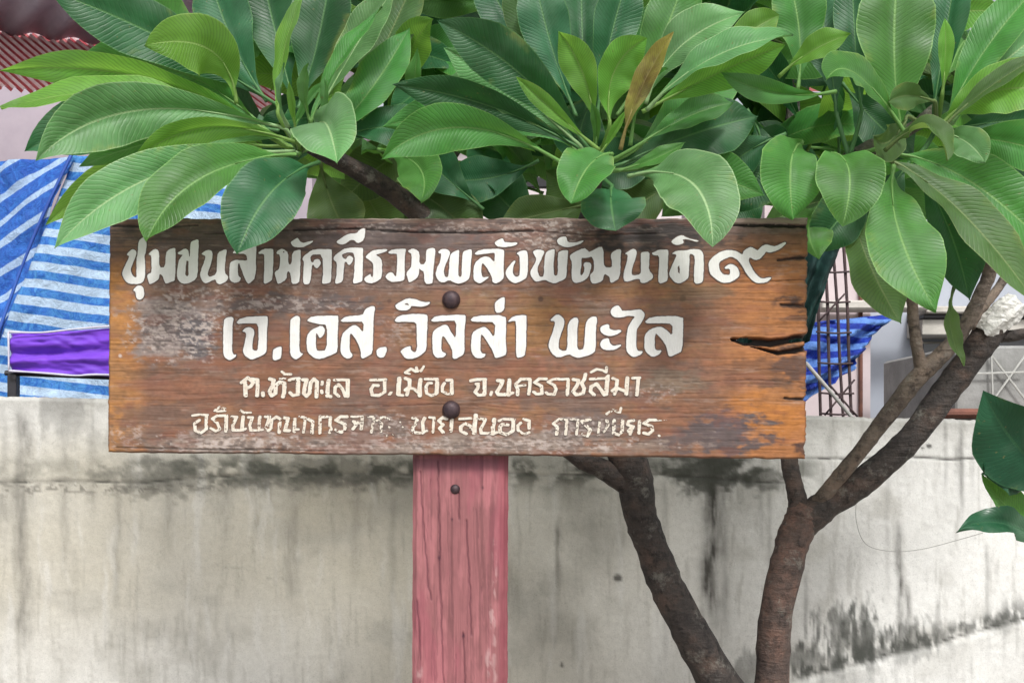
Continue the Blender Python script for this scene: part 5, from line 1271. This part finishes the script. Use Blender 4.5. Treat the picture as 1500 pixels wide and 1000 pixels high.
CEN = [P(440, 222, .13), P(872, 244, .10), P(1244, 230, .15), P(1372, 188, .14), P(1160, 150, .5)]
for (b, c_, t, w, roll, k, opt) in TL:
    b_ = P(*b); cc_ = min(CEN, key=lambda q: (q - b_).length)
    opt = dict(opt); opt['k0'] = cc_ if 0.02 < (cc_ - b_).length < 0.12 else None
    leaf(P(*b), P(*c_), P(*t), w * 0.92 * px((b[2] + t[2]) / 2), mats[k], roll=roll, **opt)

# fuller crown behind and above: whorls of leaves round each shoot end
SPEC = []
def whorl(cx, cy, Y, n, seed, Lr=(0.24, 0.33), tilt=(-.5, .9), xmin=-1e9, kinds='dddmmmlo', back=True):
    rnd = random.Random(seed); c = P(cx, cy, Y)
    for i in range(n):
        az = i * 2.39996 + rnd.uniform(-.25, .25); el = rnd.uniform(*tilt)
        L = rnd.uniform(*Lr)
        d = Vector((math.cos(az) * math.cos(el), math.sin(az) * math.cos(el), math.sin(el)))
        b = c + d * 0.02 + Vector((0, 0, rnd.uniform(-.02, .03)))
        T = b + d * L + Vector((0, 0, -0.10 * L * rnd.uniform(.5, 2.5)))
        C_ = b + d * L * .5 + Vector((0, 0, L * rnd.uniform(.05, .22)))
        if back and T.y < 0.26:
            continue
        # keep the roof corner and the tarpaulin on the left open, and stay off the wall
        k = (D + T.y) / F; tx = T.x / k + 750; ty = HZ - (T.z - CAMZ) / k
        if tx < xmin: continue
        if back and ty > 330: continue
        if T.y > 0.84: continue
        vis = (0 < (-20 < tx < 1520) + (-40 < ty < 330) * 1) and (-20 < tx < 1520) and (-60 < ty < 330)
        SPEC.append(((0 if vis else 1, T.y), (b, C_, T, rnd.uniform(.075, .10), rnd.choice(kinds)), dict(roll=rnd.uniform(-25, 25), fold=rnd.uniform(14, 34), wave=.07, nv=14, nu=3)))
for i, (cx, cy, Y, n) in enumerate([(360, 20, .52, 14), (480, 110, .50, 13), (600, 40, .54, 15), (560, 190, .48, 12), (700, 130, .56, 14), (760, 20, .52, 14), (940, 30, .50, 13),
                                    (1040, 120, .54, 15), (1060, 10, .50, 13), (1160, 90, .5, 14), (1180, 210, .55, 12), (1270, 60, .50, 13), (1430, 60, .54, 12), (1480, 240, .52, 13), (1420, 150, .5, 10), (640, -40, .5, 10),
        (860, 170, .50, 15), (890, 130, .62, 13), (960, 230, .55, 13), (1080, 250, .58, 13), (420, 250, .55, 13), (700, 230, .6, 14), (1230, 250, .55, 12), (1340, 160, .58, 14), (800, 290, .62, 12), (560, 290, .62, 12)]):
    whorl(cx, cy, Y, n, 400 + i, xmin=215)
# shoots above the picture that shade the top of the sign
for i, (cx, cy, Y, n) in enumerate([(250, -180, .25, 9), (520, -230, .15, 10), (800, -250, .10, 11), (1060, -220, .12, 10), (1330, -260, .3, 9)]):
    whorl(cx, cy, Y, n, 500 + i, tilt=(.0, .8), back=False, kinds='mmdpl')
SPEC.sort(key=lambda s_: s_[0])
NI = 292 - NLEAF
for key, (b, c_, t, w, k), opt in SPEC[:NI]:
    leaf(b, c_, t, w, mats[k], **opt)
rest = SPEC[NI:]
if rest:
    # leaves past the limit, deep in the crown or above the picture: one part
    V_, F_, UV, MI = [], [], [], []
    kl = sorted(set(s_[1][4] for s_ in rest))
    for i, (key, (b, c_, t, w, k), opt) in enumerate(rest):
        v, f, uv = leaf_geo(b, c_, t, w, seed=900 + i, **opt)
        o = len(V_); V_ += v; UV += uv; F_ += [tuple(j + o for j in q) for q in f]; MI += [kl.index(k)] * len(f)
    fo = mesh('foliage', V_, F_, None, tree, True); fo['kind'] = 'stuff'
    for k in kl: fo.data.materials.append(mats[k])
    fo.data.polygons.foreach_set('material_index', np.array(MI, np.int32))
    uvl = fo.data.uv_layers.new(name='UVMap'); li = np.zeros(len(fo.data.loops), int); fo.data.loops.foreach_get('vertex_index', li)
    uvl.data.foreach_set('uv', np.array(UV, np.float32)[li].reshape(-1))
print('leaves', NLEAF, len(rest))

# white plastic wrapped round the cut branch
def wrap():
    a, b = P(1441, 487, TY - .13), P(1489, 441, TY - .15)
    V_, F_ = [], []; n = 26; L = 16; d = (b - a).normalized(); up = Vector((0, -1, 0)); s1 = d.cross(up).normalized(); s2 = d.cross(s1)
    rnd = random.Random(3)
    for j in range(L + 1):
        t = j / L; r = (0.025 + 0.005 * math.sin(t * 3.1)) * (1 + .03 * math.sin(j * 0.7))
        for k in range(n):
            an = 2 * math.pi * k / n
            rr = r * (1 + .08 * math.sin(3 * an + j * .16) + .06 * math.sin(7 * an - j * .24) + rnd.uniform(-.05, .05))
            V_.append(a + (b - a) * (t + (0.05 * math.sin(5 * an) if j in (0, L) else 0)) + (s1 * math.cos(an) + s2 * math.sin(an)) * rr)
    for j in range(L):
        for k in range(n): F_.append((j * n + k, j * n + (k + 1) % n, (j + 1) * n + (k + 1) % n, (j + 1) * n + k))
    F_.append(tuple(range(n - 1, -1, -1))); F_.append(tuple(range(L * n, (L + 1) * n)))
    return V_, F_
v, f = wrap()
tag(mesh('plastic_wrap', v, f, simple('white_plastic', (0.80, 0.79, 0.76), (0.66, 0.64, 0.60), 0.4, 30, 0.003), None, False), 'crumpled white plastic wrapped round the cut branch end at the right', 'wrapping')

# ---------------------------------------------------------------- dark leaved shrub at the right edge
sx = P(1600, 1100, .1)
shrub = thing('shrub', 'dark green broad leaved shrub reaching in from the right edge', 'shrub', (sx.x, .1, 0))
v, f = tube_geo([(sx.x, .1, -0.02), (sx.x + .02, .1, .6), P(1600, 950, .08), P(1580, 800, .05), P(1560, 690, .02), P(1570, 560, .0)], [0.016, .014, .011, .009, .007, .005], 10, 6, .06, 3)
mesh('stem', v, f, m_bark, shrub, True)
for (b, c_, t, w, roll, k, opt) in [
    ((1576, 700, .02), (1500, 700, -.06), (1440, 572, -.10), 118, 18, 'b', dict(fold=16)),
    ((1578, 740, .03), (1490, 640, -.02), (1438, 694, -.06), 96, 14, 'b', dict(fold=20)),
    ((1580, 790, .05), (1480, 770, .0), (1440, 694, -.02), 66, -30, 'm', dict(fold=12)),
    ((1590, 850, .03), (1480, 730, -.06), (1404, 776, -.10), 44, -24, 'b', dict(fold=34, wave=.34)),
    ((1575, 620, .0), (1540, 540, -.02), (1560, 440, .0), 90, 0, 'b', dict()),
    ((1575, 650, .0), (1640, 560, -.02), (1700, 540, .0), 90, 0, 'b', dict()),
    ((1580, 760, .0), (1660, 700, -.02), (1720, 760, .0), 90, 0, 'b', dict()),
    ((1590, 880, .0), (1650, 860, -.05), (1700, 900, -.05), 90, 0, 'b', dict()),
    ((1595, 930, .05), (1560, 900, .0), (1530, 960, .0), 70, 0, 'b', dict())]:
    leaf(P(*b), P(*c_), P(*t), w * px(b[2]), mats[k], parent=shrub, roll=roll, **opt)
